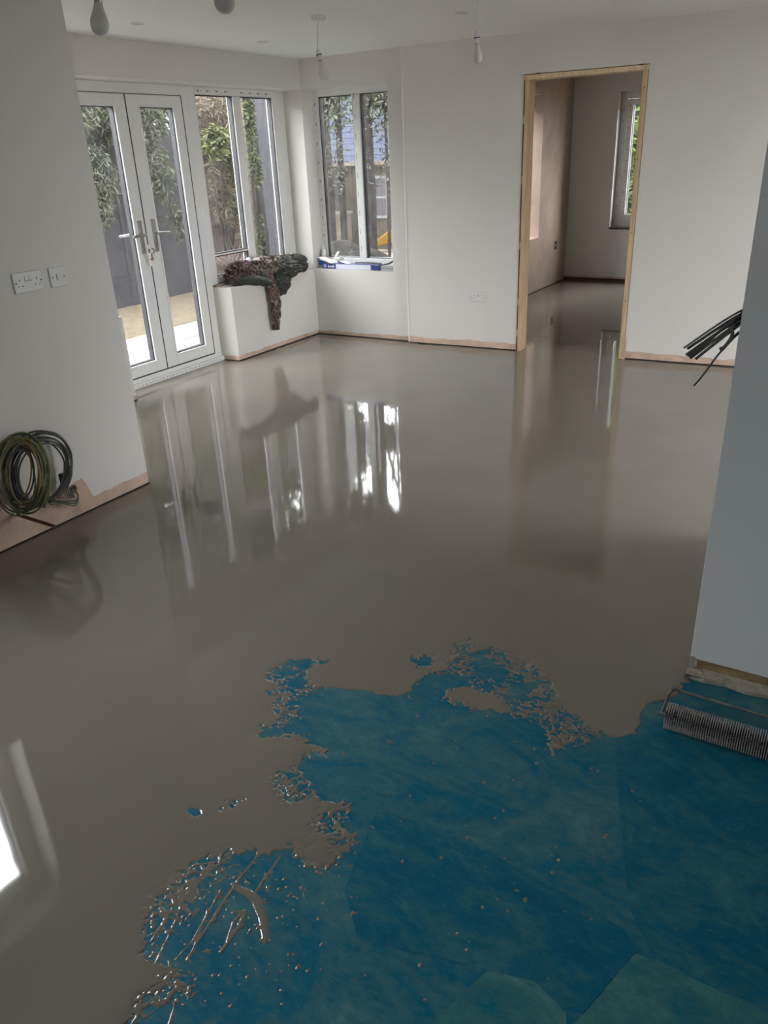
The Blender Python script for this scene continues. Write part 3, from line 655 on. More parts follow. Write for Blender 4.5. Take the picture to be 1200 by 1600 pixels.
# ------------------------------------------------------------------ ceiling lights
def downlight(x, y, label):
    t = tag(empty('downlight', (x, y, C)), label, 'light', 'round downlights in the ceiling')
    MB().lathe([(0.044, 0), (0.044, -0.003), (0.036, -0.006), (0.032, -0.003), (0.032, 0)], (x, y, C), 28).build('bezel', M_PLASTIC, t, smooth=True)
    MB().lathe([(0.031, 0.0), (0.031, -0.0025), (0.015, -0.0028)], (x, y, C), 24).build('lens', mat('downlight_lens', (0.5, 0.5, 0.48), 0.3), t, smooth=True)
downlight(-3.941, 3.826, 'round white downlight in the ceiling above the french doors')
downlight(-3.987, 5.028, 'round white downlight in the ceiling above the bay window')
downlight(-2.409, 4.982, 'round white downlight in the ceiling between two pendants near the doorway')
M_BULB = mat('frosted_bulb', (0.62, 0.60, 0.58), 0.25, var=0.02)
M_BULBN = mat('bulb_collar', (0.60, 0.57, 0.54), 0.4, var=0.02)
def pendant(rose, hold, tip, label, rs=1.0):
    rose, hold, tip = Vector(rose), Vector(hold), Vector(tip)
    t = tag(empty('pendant_light', rose), label, 'light', 'bare bulb pendants hanging from the ceiling')
    MB().lathe([(0.048, 0), (0.048, -0.014), (0.040, -0.024), (0.010, -0.028)], rose, 28).build('ceiling_rose', M_PLASTIC, t, smooth=True)
    ax = (tip-hold).normalized()
    mid = (rose+hold)/2 + Vector((-0.004, 0, 0))
    MB().tube(smoothpath([rose+Vector((0, 0, -0.026)), mid, hold], 6), 0.0032, 8).build('flex', M_PLASTIC, t, smooth=True)
    L = (tip-hold).length; k = L/0.17
    H = MB().lathe([(0.006, -0.006), (0.013*rs, 0.004*k), (0.017*rs, 0.018*k), (0.0175*rs, 0.058*k)], hold, 18, ax)
    ho = H.build('lamp_holder', M_PLASTIC, t, smooth=True)
    MB().lathe([(0.0185*rs, 0.026*k), (0.0195*rs, 0.027*k), (0.0195*rs, 0.030*k), (0.0185*rs, 0.031*k)], hold, 18, ax).build('joint_ring', M_SLOT, ho, smooth=True)
    MB().lathe([(0.0130*rs, 0.058*k), (0.0130*rs, 0.067*k)], hold, 16, ax).build('bulb_cap', M_CHROME, t, smooth=True)
    B = MB().lathe([(0.0135*rs, 0.067*k), (0.0160*rs, 0.080*k), (0.022*rs, 0.100*k), (0.0285*rs, 0.118*k)], hold, 24, ax).build('bulb_neck', M_BULBN, t, smooth=True)
    MB().lathe([(0.0285*rs, 0.118*k), (0.0300*rs, 0.130*k), (0.0290*rs, 0.145*k), (0.0235*rs, 0.159*k), (0.0130*rs, 0.168*k), (0.002, 0.170*k)], hold, 24, ax).build('bulb_globe', M_BULB, t, smooth=True)
pendant((-2.480, 2.245, C), (-2.478, 2.245, 2.147), (-2.499, 2.239, 1.985), 'nearest bare bulb pendant, dark against the ceiling beside the near left wall', 1.05)
pendant((-1.893, 2.225, C), (-1.895, 2.225, 2.147), (-1.903, 2.225, 1.985), 'bare bulb pendant at the top edge with only its round tip in view', 1.05)
pendant((-3.073, 4.419, C), (-3.092, 4.42, 2.140), (-3.052, 4.42, 1.980), 'bare bulb pendant with its whole ceiling rose in view, hanging before the back window', 0.95)
pendant((-2.072, 4.487, C), (-2.093, 4.507, 2.141), (-2.087, 4.523, 1.991), 'bare bulb pendant on a long flex nearest the timber-lined doorway', 0.9)

# ------------------------------------------------------------------ cable coil and pipes on the near left wall
R5 = random.Random(5)
cc = tag(empty('cable_coil', (XP+0.06, 1.97, 0.3)), 'tangled coil of grey, brown and green-yellow cable hung on the near left wall', 'cable')
cabm = {'grey': mat('grey_cable', (0.14, 0.14, 0.132), 0.55, var=0.15), 'dark': mat('dark_cable', (0.075, 0.077, 0.073), 0.55, var=0.15),
        'brown': mat('brown_cable', (0.36, 0.21, 0.075), 0.5, var=0.15), 'green': mat('green_yellow_cable', (0.12, 0.18, 0.05), 0.5, var=0.5, vscale=22),
        'olive': mat('olive_cable', (0.20, 0.175, 0.08), 0.5, var=0.25)}
def loop(c, e1, e2, r1, r2, turns, rad, m, jit, ph=0.0):
    c, e1, e2 = Vector(c), Vector(e1).normalized(), Vector(e2).normalized(); nn = e1.cross(e2); pts = []
    p1, p2, p3 = R5.random()*6, R5.random()*6, R5.random()*6; n = int(40*turns)
    for i in range(n+1):
        a = ph + 2*math.pi*turns*i/n; k = 1 + jit*math.sin(a*1.3+p1)
        q = c + e1*(r1*k*math.cos(a)) + e2*(r2*k*math.sin(a)) + nn*(0.018*math.sin(a*0.7+p2)+0.012*math.sin(2*a+p3))
        q.x = max(q.x, XP+0.008); q.z = max(q.z, 0.03); pts.append(q)
    return MB().tube(pts, rad, 7)
for i in range(9):
    r = R5.uniform(-0.016, 0.016)
    loop((XP+0.055+R5.uniform(-.02, .02), 1.992+R5.uniform(-.014, .02), 0.318+R5.uniform(-.012, .012)), (0.25, 1, -0.12), (0.1, 0.16, 1), 0.128+r, 0.158+r, 1.08, 0.0042, 0, 0.035, R5.random()*6).build('cable_strand', cabm[R5.choice(['grey', 'dark', 'grey'])], cc, smooth='all')
for i in range(22):
    r = R5.uniform(-0.03, 0.022); mm = R5.choice(['brown', 'green', 'olive', 'brown', 'brown', 'dark', 'olive'])
    loop((XP+0.095+R5.uniform(-.04, .04), 1.868+R5.uniform(-.02, .02), 0.352+R5.uniform(-.015, .015)), (0.80, 0.55, -0.15), (-0.10, 0.34, 1), 0.088+r, 0.150+r, 1.05, 0.0038, 0, 0.05, R5.random()*6).build('cable_strand', cabm[mm], cc, smooth='all')
for i in range(4):   # tails that run into the hole
    p = smoothpath([(XP+0.06, 2.115-0.01*i, 0.245), (XP+0.05, 2.085+0.01*i, 0.185), (XP+0.045, 2.10+0.012*i, 0.140-0.006*i), (XP+0.03, 2.145, 0.125+0.01*i), (XP-0.005, 2.172, 0.146)], 6)
    MB().tube(p, 0.0036, 7).build('cable_strand', cabm['grey' if i % 2 else 'olive'], cc, smooth='all')
for i in range(3):
    p = smoothpath([(XP+0.10, 1.97, 0.165+0.012*i), (XP+0.06, 2.06, 0.125+0.006*i), (XP+0.05, 2.13, 0.085+0.012*i), (XP+0.035, 2.165, 0.12), (XP-0.005, 2.172, 0.146)], 6)
    MB().tube(p, 0.0036, 7).build('cable_strand', cabm['dark' if i else 'green'], cc, smooth='all')
MB().box(XP+0.03, XP+0.075, 2.085, 2.112, 0.205, 0.262).build('tape_binding', mat('black_tape', (0.03, 0.03, 0.03), 0.4), cc, bevel=0.008)
hw = tag(empty('cable_hole', (XP, 2.172, 0.146)), 'round hole in the bare plaster where the coiled cables enter the wall', 'hole')
MB().lathe([(0.020, 0), (0.020, 0.0025), (0.013, 0.003), (0.013, 0.0)], (XP, 2.172, 0.146), 20, (1, 0, 0)).build('grommet', mat('rust_grommet', (0.12, 0.07, 0.05), 0.7), hw, smooth=True)
MB().lathe([(0.0125, 0), (0.0125, 0.0015)], (XP, 2.172, 0.146), 16, (1, 0, 0)).build('dark_mouth', M_SLOT, hw)
cp = tag(empty('copper_pipe', (XP, 1.846, 0.149)), 'thin copper pipe stub sticking out of the left wall just above the screed', 'pipe')
MB().tube([(XP-0.02, 1.846, 0.149), (XP+0.275, 1.850, 0.143)], 0.0078, 12).build('pipe', mat('old_copper', (0.16, 0.075, 0.045), 0.45, 0.6, var=0.3, vscale=30), cp, smooth=True)
MB().lathe([(0.016, 0), (0.015, 0.006), (0.009, 0.008)], (XP, 1.846, 0.149), 16, (1, 0, 0)).build('wall_collar', mat('plaster_collar', (0.5, 0.42, 0.37), 0.8), cp, smooth=True)
MB().lathe([(0.0105, 0.010), (0.0105, 0.022)], (XP, 1.846, 0.149), 14, (1, 0, 0)).build('white_sleeve', M_PLASTIC, cp, smooth=True)
cp2 = tag(empty('pipe_conduit', (XP, 1.93, 0.175)), 'short dark conduit stub poking out below the cable coil', 'pipe')
MB().tube([(XP-0.02, 1.915, 0.185), (XP+0.085, 1.955, 0.165)], 0.012, 14).build('conduit', mat('dark_conduit', (0.07, 0.05, 0.045), 0.6), cp2, smooth=True)
MB().lathe([(0.008, 0.0), (0.0128, 0.001), (0.0128, 0.012), (0.010, 0.013)], (XP+0.078, 1.953, 0.1665), 14, (0.105, 0.04, -0.02)).build('lipped_end', mat('pinkish_end', (0.33, 0.24, 0.2), 0.7), cp2, smooth=True)

# ------------------------------------------------------------------ cables sticking out past the stub wall
cb = tag(empty('cable_bundle', (-0.277, 2.36, 1.13)), 'bundle of stiff grey cables sticking out from behind the stub wall', 'cable')
root = Vector((-0.20, 2.36, 1.19))
ends = [(-0.418, 2.35, 1.020), (-0.421, 2.36, 1.000), (-0.417, 2.37, 0.995), (-0.409, 2.36, 0.991), (-0.404, 2.34, 0.998), (-0.395, 2.37, 0.988), (-0.412, 2.33, 1.006), (-0.430, 2.36, 1.019)]
for i, e in enumerate(ends):
    off = Vector((0, R5.uniform(-.012, .012), R5.uniform(-.024, .012)))
    mid = (root+Vector(e))/2 + Vector((0, 0, 0.012+R5.uniform(-0.006, 0.006))) + off*0.6
    MB().tube(smoothpath([root+off, mid, e], 7), 0.0042 if i < 6 else 0.0028, 8).build('cable_strand', cabm[('dark', 'grey')[i % 2]], cb, smooth='all')
MB().tube(smoothpath([root+Vector((0.02, 0, -0.05)), (-0.277, 2.36, 1.085), (-0.330, 2.36, 1.015), (-0.362, 2.352, 0.955), (-0.387, 2.35, 0.914)], 7), [0.0042]*14+[0.0028]*15, 8).build('cable_strand', cabm['dark'], cb, smooth='all')
MB().tube(smoothpath([(-0.312, 2.35, 1.092), (-0.303, 2.345, 1.07), (-0.318, 2.35, 1.036), (-0.331, 2.352, 1.026)], 6), 0.0048, 8).build('cable_strand', cabm['grey'], cb, smooth='all')
MB().tube([(-0.305, 2.36, 1.087), (-0.309, 2.36, 1.092)], 0.013, 10).build('cable_tie', mat('tie_grey', (0.2, 0.2, 0.19), 0.5), cb, smooth=True)

# ------------------------------------------------------------------ spiked roller on the bare membrane
RX0, RX1, RY, RZ = -0.282, 0.225, 1.955, 0.037
sr = tag(empty('spiked_roller', ((RX0+RX1)/2, RY, 0)), 'spiked screed roller with a bent wire frame lying on the blue membrane', 'roller')
core = MB().lathe([(0.006, 0), (0.0245, 0), (0.0245, RX1-RX0), (0.006, RX1-RX0)], (RX0, RY, RZ), 24, (1, 0, 0)).build('drum', mat('drum_dark', (0.022, 0.022, 0.024), 0.5), sr, smooth=True)
sv = []; sf = []
nrow, nang = 80, 34
for i in range(nrow):
    for j in range(nang):
        if R5.random() < 0.05: continue
        a = 2*math.pi*(j+0.5*(i % 2))/nang; x = RX0+0.003+(RX1-RX0-0.006)*i/(nrow-1)
        d = Vector((0, math.cos(a), math.sin(a))); e = Vector((0, -d.z, d.y)); ax = Vector((1, 0, 0)); p = Vector((x, RY, RZ))
        k = len(sv); s0 = 0.0017
        sv += [tuple(p+d*0.023+ax*s0), tuple(p+d*0.023+e*s0), tuple(p+d*0.023-ax*s0), tuple(p+d*0.023-e*s0),
               tuple(p+d*0.0395+ax*s0*.8), tuple(p+d*0.0395+e*s0*.8), tuple(p+d*0.0395-ax*s0*.8), tuple(p+d*0.0395-e*s0*.8)]
        sf += [(k, k+1, k+5, k+4), (k+1, k+2, k+6, k+5), (k+2, k+3, k+7, k+6), (k+3, k, k+4, k+7), (k+4, k+5, k+6, k+7)]
sp = MB(); sp.add(sv, sf)
tag(sp.build('spikes', mat('spike_nylon', (0.42, 0.41, 0.39), 0.5, var=0.35, vscale=60), sr), kind='stuff')
M_WIRE = mat('roller_wire', (0.20, 0.195, 0.185), 0.45, 0.6, var=0.35, vscale=40)
MB().tube(smoothpath([(RX0-0.012, RY, RZ), (RX0-0.012, RY+0.03, RZ+0.006), (RX0-0.010, 2.045, 0.050), (RX0-0.004, 2.062, 0.053), (RX0+0.012, 2.066, 0.053), (RX0+0.25, 2.066, 0.050), (RX1-0.012, 2.066, 0.050), (RX1+0.004, 2.062, 0.050), (RX1+0.011, 2.045, 0.050), (RX1+0.011, RY, RZ)], 5), 0.0046, 10).build('wire_frame', M_WIRE, sr, smooth='all')
MB().tube([(RX0-0.020, RY, RZ), (RX0+0.004, RY, RZ)], 0.005, 10).build('axle_end', M_CHROME, sr, smooth=True)
MB().tube([(RX1-0.004, RY, RZ), (RX1+0.02, RY, RZ)], 0.005, 10).build('axle_end', M_CHROME, sr, smooth=True)
MB().tube([(0.012, 2.066, 0.050), (0.012, 2.10, 0.075), (0.012, 2.20, 0.135)], 0.009, 12).build('handle_socket', mat('pale_socket', (0.5, 0.5, 0.48), 0.4), sr, smooth=True)

# ------------------------------------------------------------------ clothes on the bay sill
def fbm(p, o=3): return mnoise.fractal(p, 1.0, 2.0, o)
def heap(c, r, fold, seed, floor_z, front=None, nu=96, nv=56, skew=0.0, amp=0.22):
    """crumpled cloth mound: an ellipsoid thrown into folds, flattened where it rests"""
    c = Vector(c); vs = []; fd = Vector(fold).normalized()
    for j in range(nv+1):
        th = math.pi*j/nv
        for i in range(nu):
            ph = 2*math.pi*i/nu; d = Vector((math.sin(th)*math.cos(ph), math.sin(th)*math.sin(ph), math.cos(th)))
            wv = Vector((fbm(d*1.6+Vector((seed, 0, 0))), fbm(d*1.6+Vector((0, seed, 3))), fbm(d*1.6+Vector((5, 1, seed)))))
            t = (d+wv*0.75).dot(fd)*7.0 + seed
            k = 1 + amp*1.35*(abs(math.sin(t))**0.8-0.5) + amp*0.75*fbm(d*2.2+Vector((seed, seed, 0)), 2) + 0.02*fbm(d*7+Vector((seed, 1, 2)), 2)
            p = Vector((d.x*r[0], d.y*r[1], d.z*r[2]))*k; p.x += skew*p.z; p = c + p
            lim = floor_z
            if front is not None and p.x > front: lim = floor_z - min(0.5, (p.x-front)*front_drop(p.y))
            p.z = max(p.z, lim); vs.append(p)
    fs = [(j*nu+i, j*nu+(i+1)%nu, (j+1)*nu+(i+1)%nu, (j+1)*nu+i) for j in range(nv) for i in range(nu)]
    return MB().add(vs, fs)
def front_drop(y): return 2.4
def sleeve(pts, rx, rn, seed, axis_n, n=26, wr=0.16, m=60):
    """limp sleeve: flattened tube with rings of creases"""
    P = smoothpath(pts, max(2, m//(len(pts)-1))); k = len(P); vs = []; an = Vector(axis_n).normalized()
    for i, p in enumerate(P):
        t = (P[min(i+1, k-1)]-P[max(i-1, 0)]).normalized(); a = (an-t*an.dot(t)).normalized(); b = t.cross(a); s = i/(k-1)
        r1 = np.interp(s, np.linspace(0, 1, len(rx)), rx); r2 = np.interp(s, np.linspace(0, 1, len(rn)), rn)
        for j in range(n):
            q = 2*math.pi*j/n; f = 1 + wr*fbm(Vector((math.cos(q)*1.6+seed, math.sin(q)*1.6, s*9))) + wr*1.0*(abs(math.sin(s*20+2.5*math.sin(q+seed)))-0.5)
            vs.append(p + b*(r1*math.cos(q)*f) + a*(r2*math.sin(q)*f))
    fs = [(i*n+j, i*n+(j+1)%n, (i+1)*n+(j+1)%n, (i+1)*n+j) for i in range(k-1) for j in range(n)]
    fs += [tuple(range(n-1, -1, -1)), tuple((k-1)*n+j for j in range(n))]
    return MB().add(vs, fs)
M_CAMO = camo_mat('camouflage_cloth', [(0.035, 0.029, 0.025), (0.20, 0.165, 0.14), (0.075, 0.06, 0.05), (0.36, 0.33, 0.29)], 13)
M_CAMOR = camo_mat('camouflage_cloth_brown', [(0.030, 0.018, 0.018), (0.16, 0.11, 0.10), (0.065, 0.038, 0.037), (0.26, 0.20, 0.185)], 15)
M_OLIVE = mat('dark_olive_cloth', (0.048, 0.053, 0.046), 0.7, var=0.25, vscale=14, bmp=0.1, spec=0.3)
M_PALE = camo_mat('faded_camouflage', [(0.12, 0.11, 0.10), (0.27, 0.25, 0.22), (0.18, 0.15, 0.14), (0.36, 0.34, 0.31)], 18)
S0 = SILL+0.002
oj = tag(empty('olive_jacket', (-4.55, 5.6, SILL)), 'dark olive padded jacket bunched under the camouflage jacket on the sill', 'jacket')
sleeve([(-4.60, 5.045, S0+0.045), (-4.535, 5.10, S0+0.042), (-4.49, 5.19, S0+0.035), (-4.462, 5.30, S0+0.010), (-4.455, 5.40, S0-0.02)], [0.034, 0.045, 0.05, 0.05, 0.045], [0.034, 0.042, 0.042, 0.04, 0.03], 2.0, (0, 0, 1), wr=0.13).build('sleeve', M_OLIVE, oj, smooth='all')
MB().lathe([(0.012, 0.0), (0.031, 0.001), (0.033, 0.02)], (-4.612, 5.035, S0+0.045), 18, (0.76, 0.65, 0)).build('cuff', mat('black_knit', (0.012, 0.012, 0.013), 0.9), oj, smooth=True)
heap((-4.545, 5.66, S0+0.045), (0.125, 0.235, 0.085), (0.5, 0.8, 0.2), 4.2, S0, XW, skew=0.1).build('body', M_OLIVE, oj, smooth='all')
heap((-4.463, 5.56, S0-0.035), (0.045, 0.135, 0.105), (0.2, 1, 0.3), 7.7, 0.45, None).build('hanging_flap', M_OLIVE, oj, smooth='all')
heap((-4.555, 5.93, S0+0.055), (0.085, 0.13, 0.085), (0.3, 0.6, 0.8), 9.1, S0, XW).build('hood', M_OLIVE, oj, smooth='all')
cj = tag(empty('camouflage_jacket', (-4.55, 5.4, SILL)), 'brown camouflage jacket heaped on the window sill with one sleeve hanging down', 'jacket')
heap((-4.575, 5.20, S0+0.085), (0.085, 0.165, 0.085), (0.6, 0.9, 0.5), 1.3, S0, None, amp=0.30).build('body', M_CAMOR, cj, smooth='all')
heap((-4.56, 5.52, S0+0.10), (0.115, 0.20, 0.075), (0.7, 0.6, 0.4), 3.9, S0, None, amp=0.30).build('back_panel', M_CAMO, cj, smooth='all')
heap((-4.53, 5.43, S0+0.075), (0.075, 0.12, 0.06), (0.9, 0.3, 0.6), 6.4, S0, None, amp=0.28).build('lining_fold', M_PALE, cj, smooth='all')
heap((-4.60, 5.80, S0+0.095), (0.075, 0.15, 0.06), (0.2, 0.9, 0.5), 5.5, S0, None, amp=0.28).build('collar', M_CAMO, cj, smooth='all')
sleeve([(-4.53, 5.43, S0+0.055), (-4.475, 5.435, S0+0.035), (-4.448, 5.438, S0-0.045), (-4.440, 5.448, S0-0.17), (-4.444, 5.447, S0-0.29), (-4.452, 5.440, S0-0.385)], [0.05, 0.062, 0.062, 0.062, 0.058, 0.044], [0.03, 0.028, 0.026, 0.026, 0.026, 0.024], 8.0, (1, 0, 0.1), wr=0.15).build('sleeve', M_CAMOR, cj, smooth='all')
sleeve([(-4.452, 5.440, S0-0.38), (-4.453, 5.437, S0-0.40), (-4.454, 5.434, S0-0.43)], [0.044, 0.042, 0.043], [0.025, 0.024, 0.024], 3.0, (1, 0, 0), wr=0.08, m=12).build('cuff', mat('brown_cuff', (0.05, 0.036, 0.032), 0.85, var=0.3), cj, smooth='all')
wp = tag(empty('crumpled_wipe', (-4.62, 5.33, SILL+0.16)), 'scrap of white tissue lying on the heaped jackets', 'tissue')
heap((-4.60, 5.335, S0+0.165), (0.022, 0.03, 0.025), (0.5, 0.5, 0.7), 2.2, S0+0.1, None, 24, 14).build('tissue', mat('tissue_white', (0.75, 0.75, 0.73), 0.9), wp, smooth='all')

# ------------------------------------------------------------------ things on the back window sill
M_BLUEBOX = mat('blue_card', (0.022, 0.032, 0.16), 0.5, var=0.08)
M_WHITEP = mat('white_print', (0.66, 0.68, 0.78), 0.5, var=0.02)
cx = tag(empty('long_carton', (-4.15, 6.185, SILL)), 'long thin blue and white carton on the back window sill', 'box')
MB().box(-4.415, -3.80, 6.158, 6.225, S0-0.001, S0+0.047).build('carton_body', M_BLUEBOX, cx, bevel=0.002)
MB().box(-4.265, -3.885, 6.1565, 6.158, S0+0.001, S0+0.044).build('white_label', M_WHITEP, cx)
MB().box(-4.403, -4.372, 6.1565, 6.158, S0+0.010, S0+0.038).build('logo_square', mat('logo_blue', (0.35, 0.38, 0.68), 0.5), cx)
mk = MB(); u = -4.352   # blurred word on the carton end: a row of white letter strokes
for wdt, hgt in ((0.011, 0.022), (0.009, 0.014), (0.009, 0.014), (0.010, 0.014), (0.009, 0.022), (0.006, 0.024)):
    mk.box(u, u+wdt*0.45, 6.1565, 6.158, S0+0.012, S0+0.012+hgt); mk.box(u, u+wdt, 6.1565, 6.158, S0+0.012, S0+0.017); mk.box(u+wdt*0.6, u+wdt, 6.1565, 6.158, S0+0.016, S0+0.012+0.014); u += wdt+0.003
mk.build('lettering', mat('lettering_white', (0.75, 0.77, 0.82), 0.5), cx)
bc = tag(empty('blue_box', (-4.45, 6.22, SILL)), 'small bright blue box at the left end of the back window sill', 'box')
MB().box(-4.482, -4.422, 6.20, 6.262, S0+0.022, S0+0.078).build('box_body', mat('bright_blue', (0.02, 0.13, 0.42), 0.45, var=0.1), bc, bevel=0.003)
MB().box(-4.478, -4.425, 6.205, 6.26, S0, S0+0.022).build('box_base', mat('cream_card', (0.5, 0.48, 0.42), 0.6), bc, bevel=0.002)
bo = tag(empty('clear_bottle', (-4.455, 6.255, SILL)), 'clear plastic bottle standing in the corner of the back window sill', 'bottle')
M_CLEAR = mat('clear_plastic', (0.62, 0.63, 0.60), 0.15, var=0.03)
MB().lathe([(0.020, 0.080), (0.021, 0.10), (0.021, 0.145), (0.009, 0.165), (0.009, 0.175)], (-4.452, 6.240, S0), 18).build('bottle_body', M_CLEAR, bo, smooth=True)
MB().lathe([(0.010, 0.175), (0.010, 0.19)], (-4.452, 6.240, S0), 14).build('bottle_cap', M_PLASTIC, bo, smooth=True)
fo = tag(empty('folded_papers', (-4.32, 6.19, SILL+0.05)), 'crumpled white leaflets fanned out on top of the blue carton', 'papers')
def card(name, pts, m, par): 
    a = [Vector(p) for p in pts]; nrm = (a[1]-a[0]).cross(a[2]-a[0]).normalized()*0.0012
    MB().add([p for p in a]+[p+nrm for p in a], [(3,2,1,0), (4,5,6,7), (0,1,5,4), (1,2,6,5), (2,3,7,6), (3,0,4,7)]).build(name, m, par)
M_PAPER = mat('paper_white', (0.66, 0.65, 0.60), 0.7, var=0.06)
card('leaflet', [(-4.47, 6.165, S0+0.096), (-4.30, 6.150, S0+0.050), (-4.28, 6.215, S0+0.052), (-4.45, 6.23, S0+0.100)], M_PAPER, fo)
card('leaflet', [(-4.45, 6.155, S0+0.080), (-4.31, 6.145, S0+0.049), (-4.30, 6.21, S0+0.050), (-4.43, 6.22, S0+0.084)], M_PAPER, fo)
card('leaflet', [(-4.325, 6.165, S0+0.048), (-4.300, 6.165, S0+0.048), (-4.235, 6.19, S0+0.150), (-4.262, 6.19, S0+0.152)], M_PAPER, fo)
card('leaflet', [(-4.23, 6.16, S0+0.072), (-4.13, 6.15, S0+0.048), (-4.13, 6.20, S0+0.049), (-4.22, 6.21, S0+0.074)], M_PAPER, fo)
cup = tag(empty('paper_cup', (-4.25, 6.205, SILL+0.05)), 'crushed grey cup lying among the leaflets on the carton', 'cup')
MB().lathe([(0.014, 0.0), (0.022, 0.002), (0.026, 0.05), (0.022, 0.052)], (-4.262, 6.20, S0+0.068), 18, (0.9, -0.1, 0.35)).build('cup_body', mat('cup_grey', (0.42, 0.42, 0.39), 0.6, var=0.1), cup, smooth=True)
gl = tag(empty('grey_tool', (-3.83, 6.18, SILL)), 'dark sealant tool lying at the end of the blue carton', 'tool')
MB().tube([(-4.10, 6.235, S0+0.052), (-3.93, 6.232, S0+0.056), (-3.80, 6.20, S0+0.052)], [0.006, 0.008, 0.010], 10).build('barrel', mat('tool_grey', (0.12, 0.12, 0.11), 0.5), gl, smooth=True)
MB().tube([(-3.795, 6.17, S0+0.012), (-3.79, 6.168, S0+0.05), (-3.80, 6.18, S0+0.06)], [0.014, 0.013, 0.008], 10).build('grip', mat('tool_black', (0.03, 0.03, 0.03), 0.6), gl, smooth=True)
mb_ = tag(empty('metal_bracket', (-3.70, 6.19, SILL)), 'perforated pale metal bracket at the right end of the back window sill', 'bracket')
mm_ = MB(); mm_.box(-3.775, -3.637, 6.150, 6.153, S0-0.001, S0+0.045); mm_.box(-3.775, -3.637, 6.153, 6.22, S0-0.001, S0+0.002)
mm_.build('plate', mat('zinc_plate', (0.42, 0.44, 0.43), 0.45, 0.3, var=0.12), mb_)
ho_ = MB()
for i in range(6): ho_.box(-3.768+0.022*i, -3.760+0.022*i, 6.1492, 6.1502, S0+0.018, S0+0.026)
tag(ho_.build('perforation', M_SLOT, mb_), kind='stuff')
MB().tube([(-3.76, 6.165, S0+0.050), (-3.70, 6.17, S0+0.062), (-3.655, 6.18, S0+0.085), (-3.645, 6.185, S0+0.092)], [0.005, 0.007, 0.009, 0.014], 8).build('black_lever', M_SLOT, mb_, smooth=True)

# ------------------------------------------------------------------ outdoors
def ground_z(x, y): return GZ - 0.03 - max(0, y-9.5)*0.075
gv = []; gf = []; gxs = list(np.arange(-40, 30.1, 2.0)); gys = list(np.arange(-25, 45.1, 2.0))
for x in gxs:
    for y in gys: gv.append((x, y, ground_z(x, y)-0.03))
ny_ = len(gys)
for i in range(len(gxs)-1):
    for j in range(ny_-1): gf.append((i*ny_+j, (i+1)*ny_+j, (i+1)*ny_+j+1, i*ny_+j+1))
struct(MB().add(gv, gf).build('ground', mat('garden_soil', (0.085, 0.068, 0.048), 0.95, var=0.35, vscale=3, bmp=0.5, bscale=25), smooth='all'), 'bare garden soil outside')
struct(MB().prism([(-6.6, 2.0), (-6.6, 9.0), (-8.25, 9.0), (-8.25, 2.0)], GZ-0.05, GZ-0.012).build('ground_gravel', mat('buff_gravel', (0.105, 0.085, 0.058), 0.95, var=0.35, vscale=14, bmp=0.7, bscale=70)), 'strip of buff gravel between patio and fence')
pt = struct(MB().box(-6.6, -4.80, 2.0, 9.0, GZ-0.06, GZ-0.012).build('patio', mat('joint_sand', (0.2, 0.19, 0.17), 0.95)), 'pale paved patio outside the french doors')
slab_me = None
for i in range(3):
    for j in range(11):
        x0 = -6.6+i*0.6; y0 = 2.0+j*0.6+(0.3 if i % 2 else 0)
        sl = MB().box(x0+0.004, x0+0.596, y0+0.004, y0+0.596, GZ-0.03, GZ+rnd.uniform(-0.002, 0.002)).build('slab', mat('pale_slab', (0.21, 0.215, 0.205), 0.85, var=0.12, vscale=3, bmp=0.2), pt, bevel=0.004)

# dark grey fence at the end of the garden
M_FENCE = mat('slate_grey_panel', (0.036, 0.034, 0.037), 0.6, var=0.10, vscale=2.0, bmp=0.05)
fe = tag(empty('garden_fence', (-8.1, 6, GZ)), 'dark grey panel fence behind the gravel, seen through the french doors', 'fence')
def ff(u, w, z): return (-8.25+0.0*u-w, u, z)
for j in range(14):
    u0 = -7.75+j*1.25
    MB().box(u0+0.05, u0+1.20, 0, 0.03, GZ-0.02, 1.95).build('fence_panel', M_FENCE, fe, fn=ff)
    MB().box(u0-0.05, u0+0.05, -0.03, 0.06, GZ-0.2, 2.0).build('fence_post', M_FENCE, fe, fn=ff, bevel=0.004)
fp = tag(empty('grey_reflection_panel', (-6.8, 9.0, GZ)), 'smooth pale grey panel beyond the brick pier, standing in for a reflection in the glass', 'fence')
MB().box(-7.365, -6.48, 9.0, 9.04, GZ-0.1, 2.9).build('reflection_sheet', mat('pale_grey_panel', (0.066, 0.066, 0.074), 0.45, var=0.12, vscale=1.2), fp)  # grey sheet stands in for a reflection in the window glass
MB().box(-6.50, -6.42, 8.98, 9.06, GZ-0.1, 2.9).build('panel_post', M_FENCE, fp)
MB().box(-7.95, -7.37, 9.02, 9.06, GZ-0.1, 2.9).build('dark_gap_panel', mat('dark_gap_fill', (0.014, 0.016, 0.013), 0.8, var=0.3), fp)  # dark sheet added so the gap beside the ivy stays dark

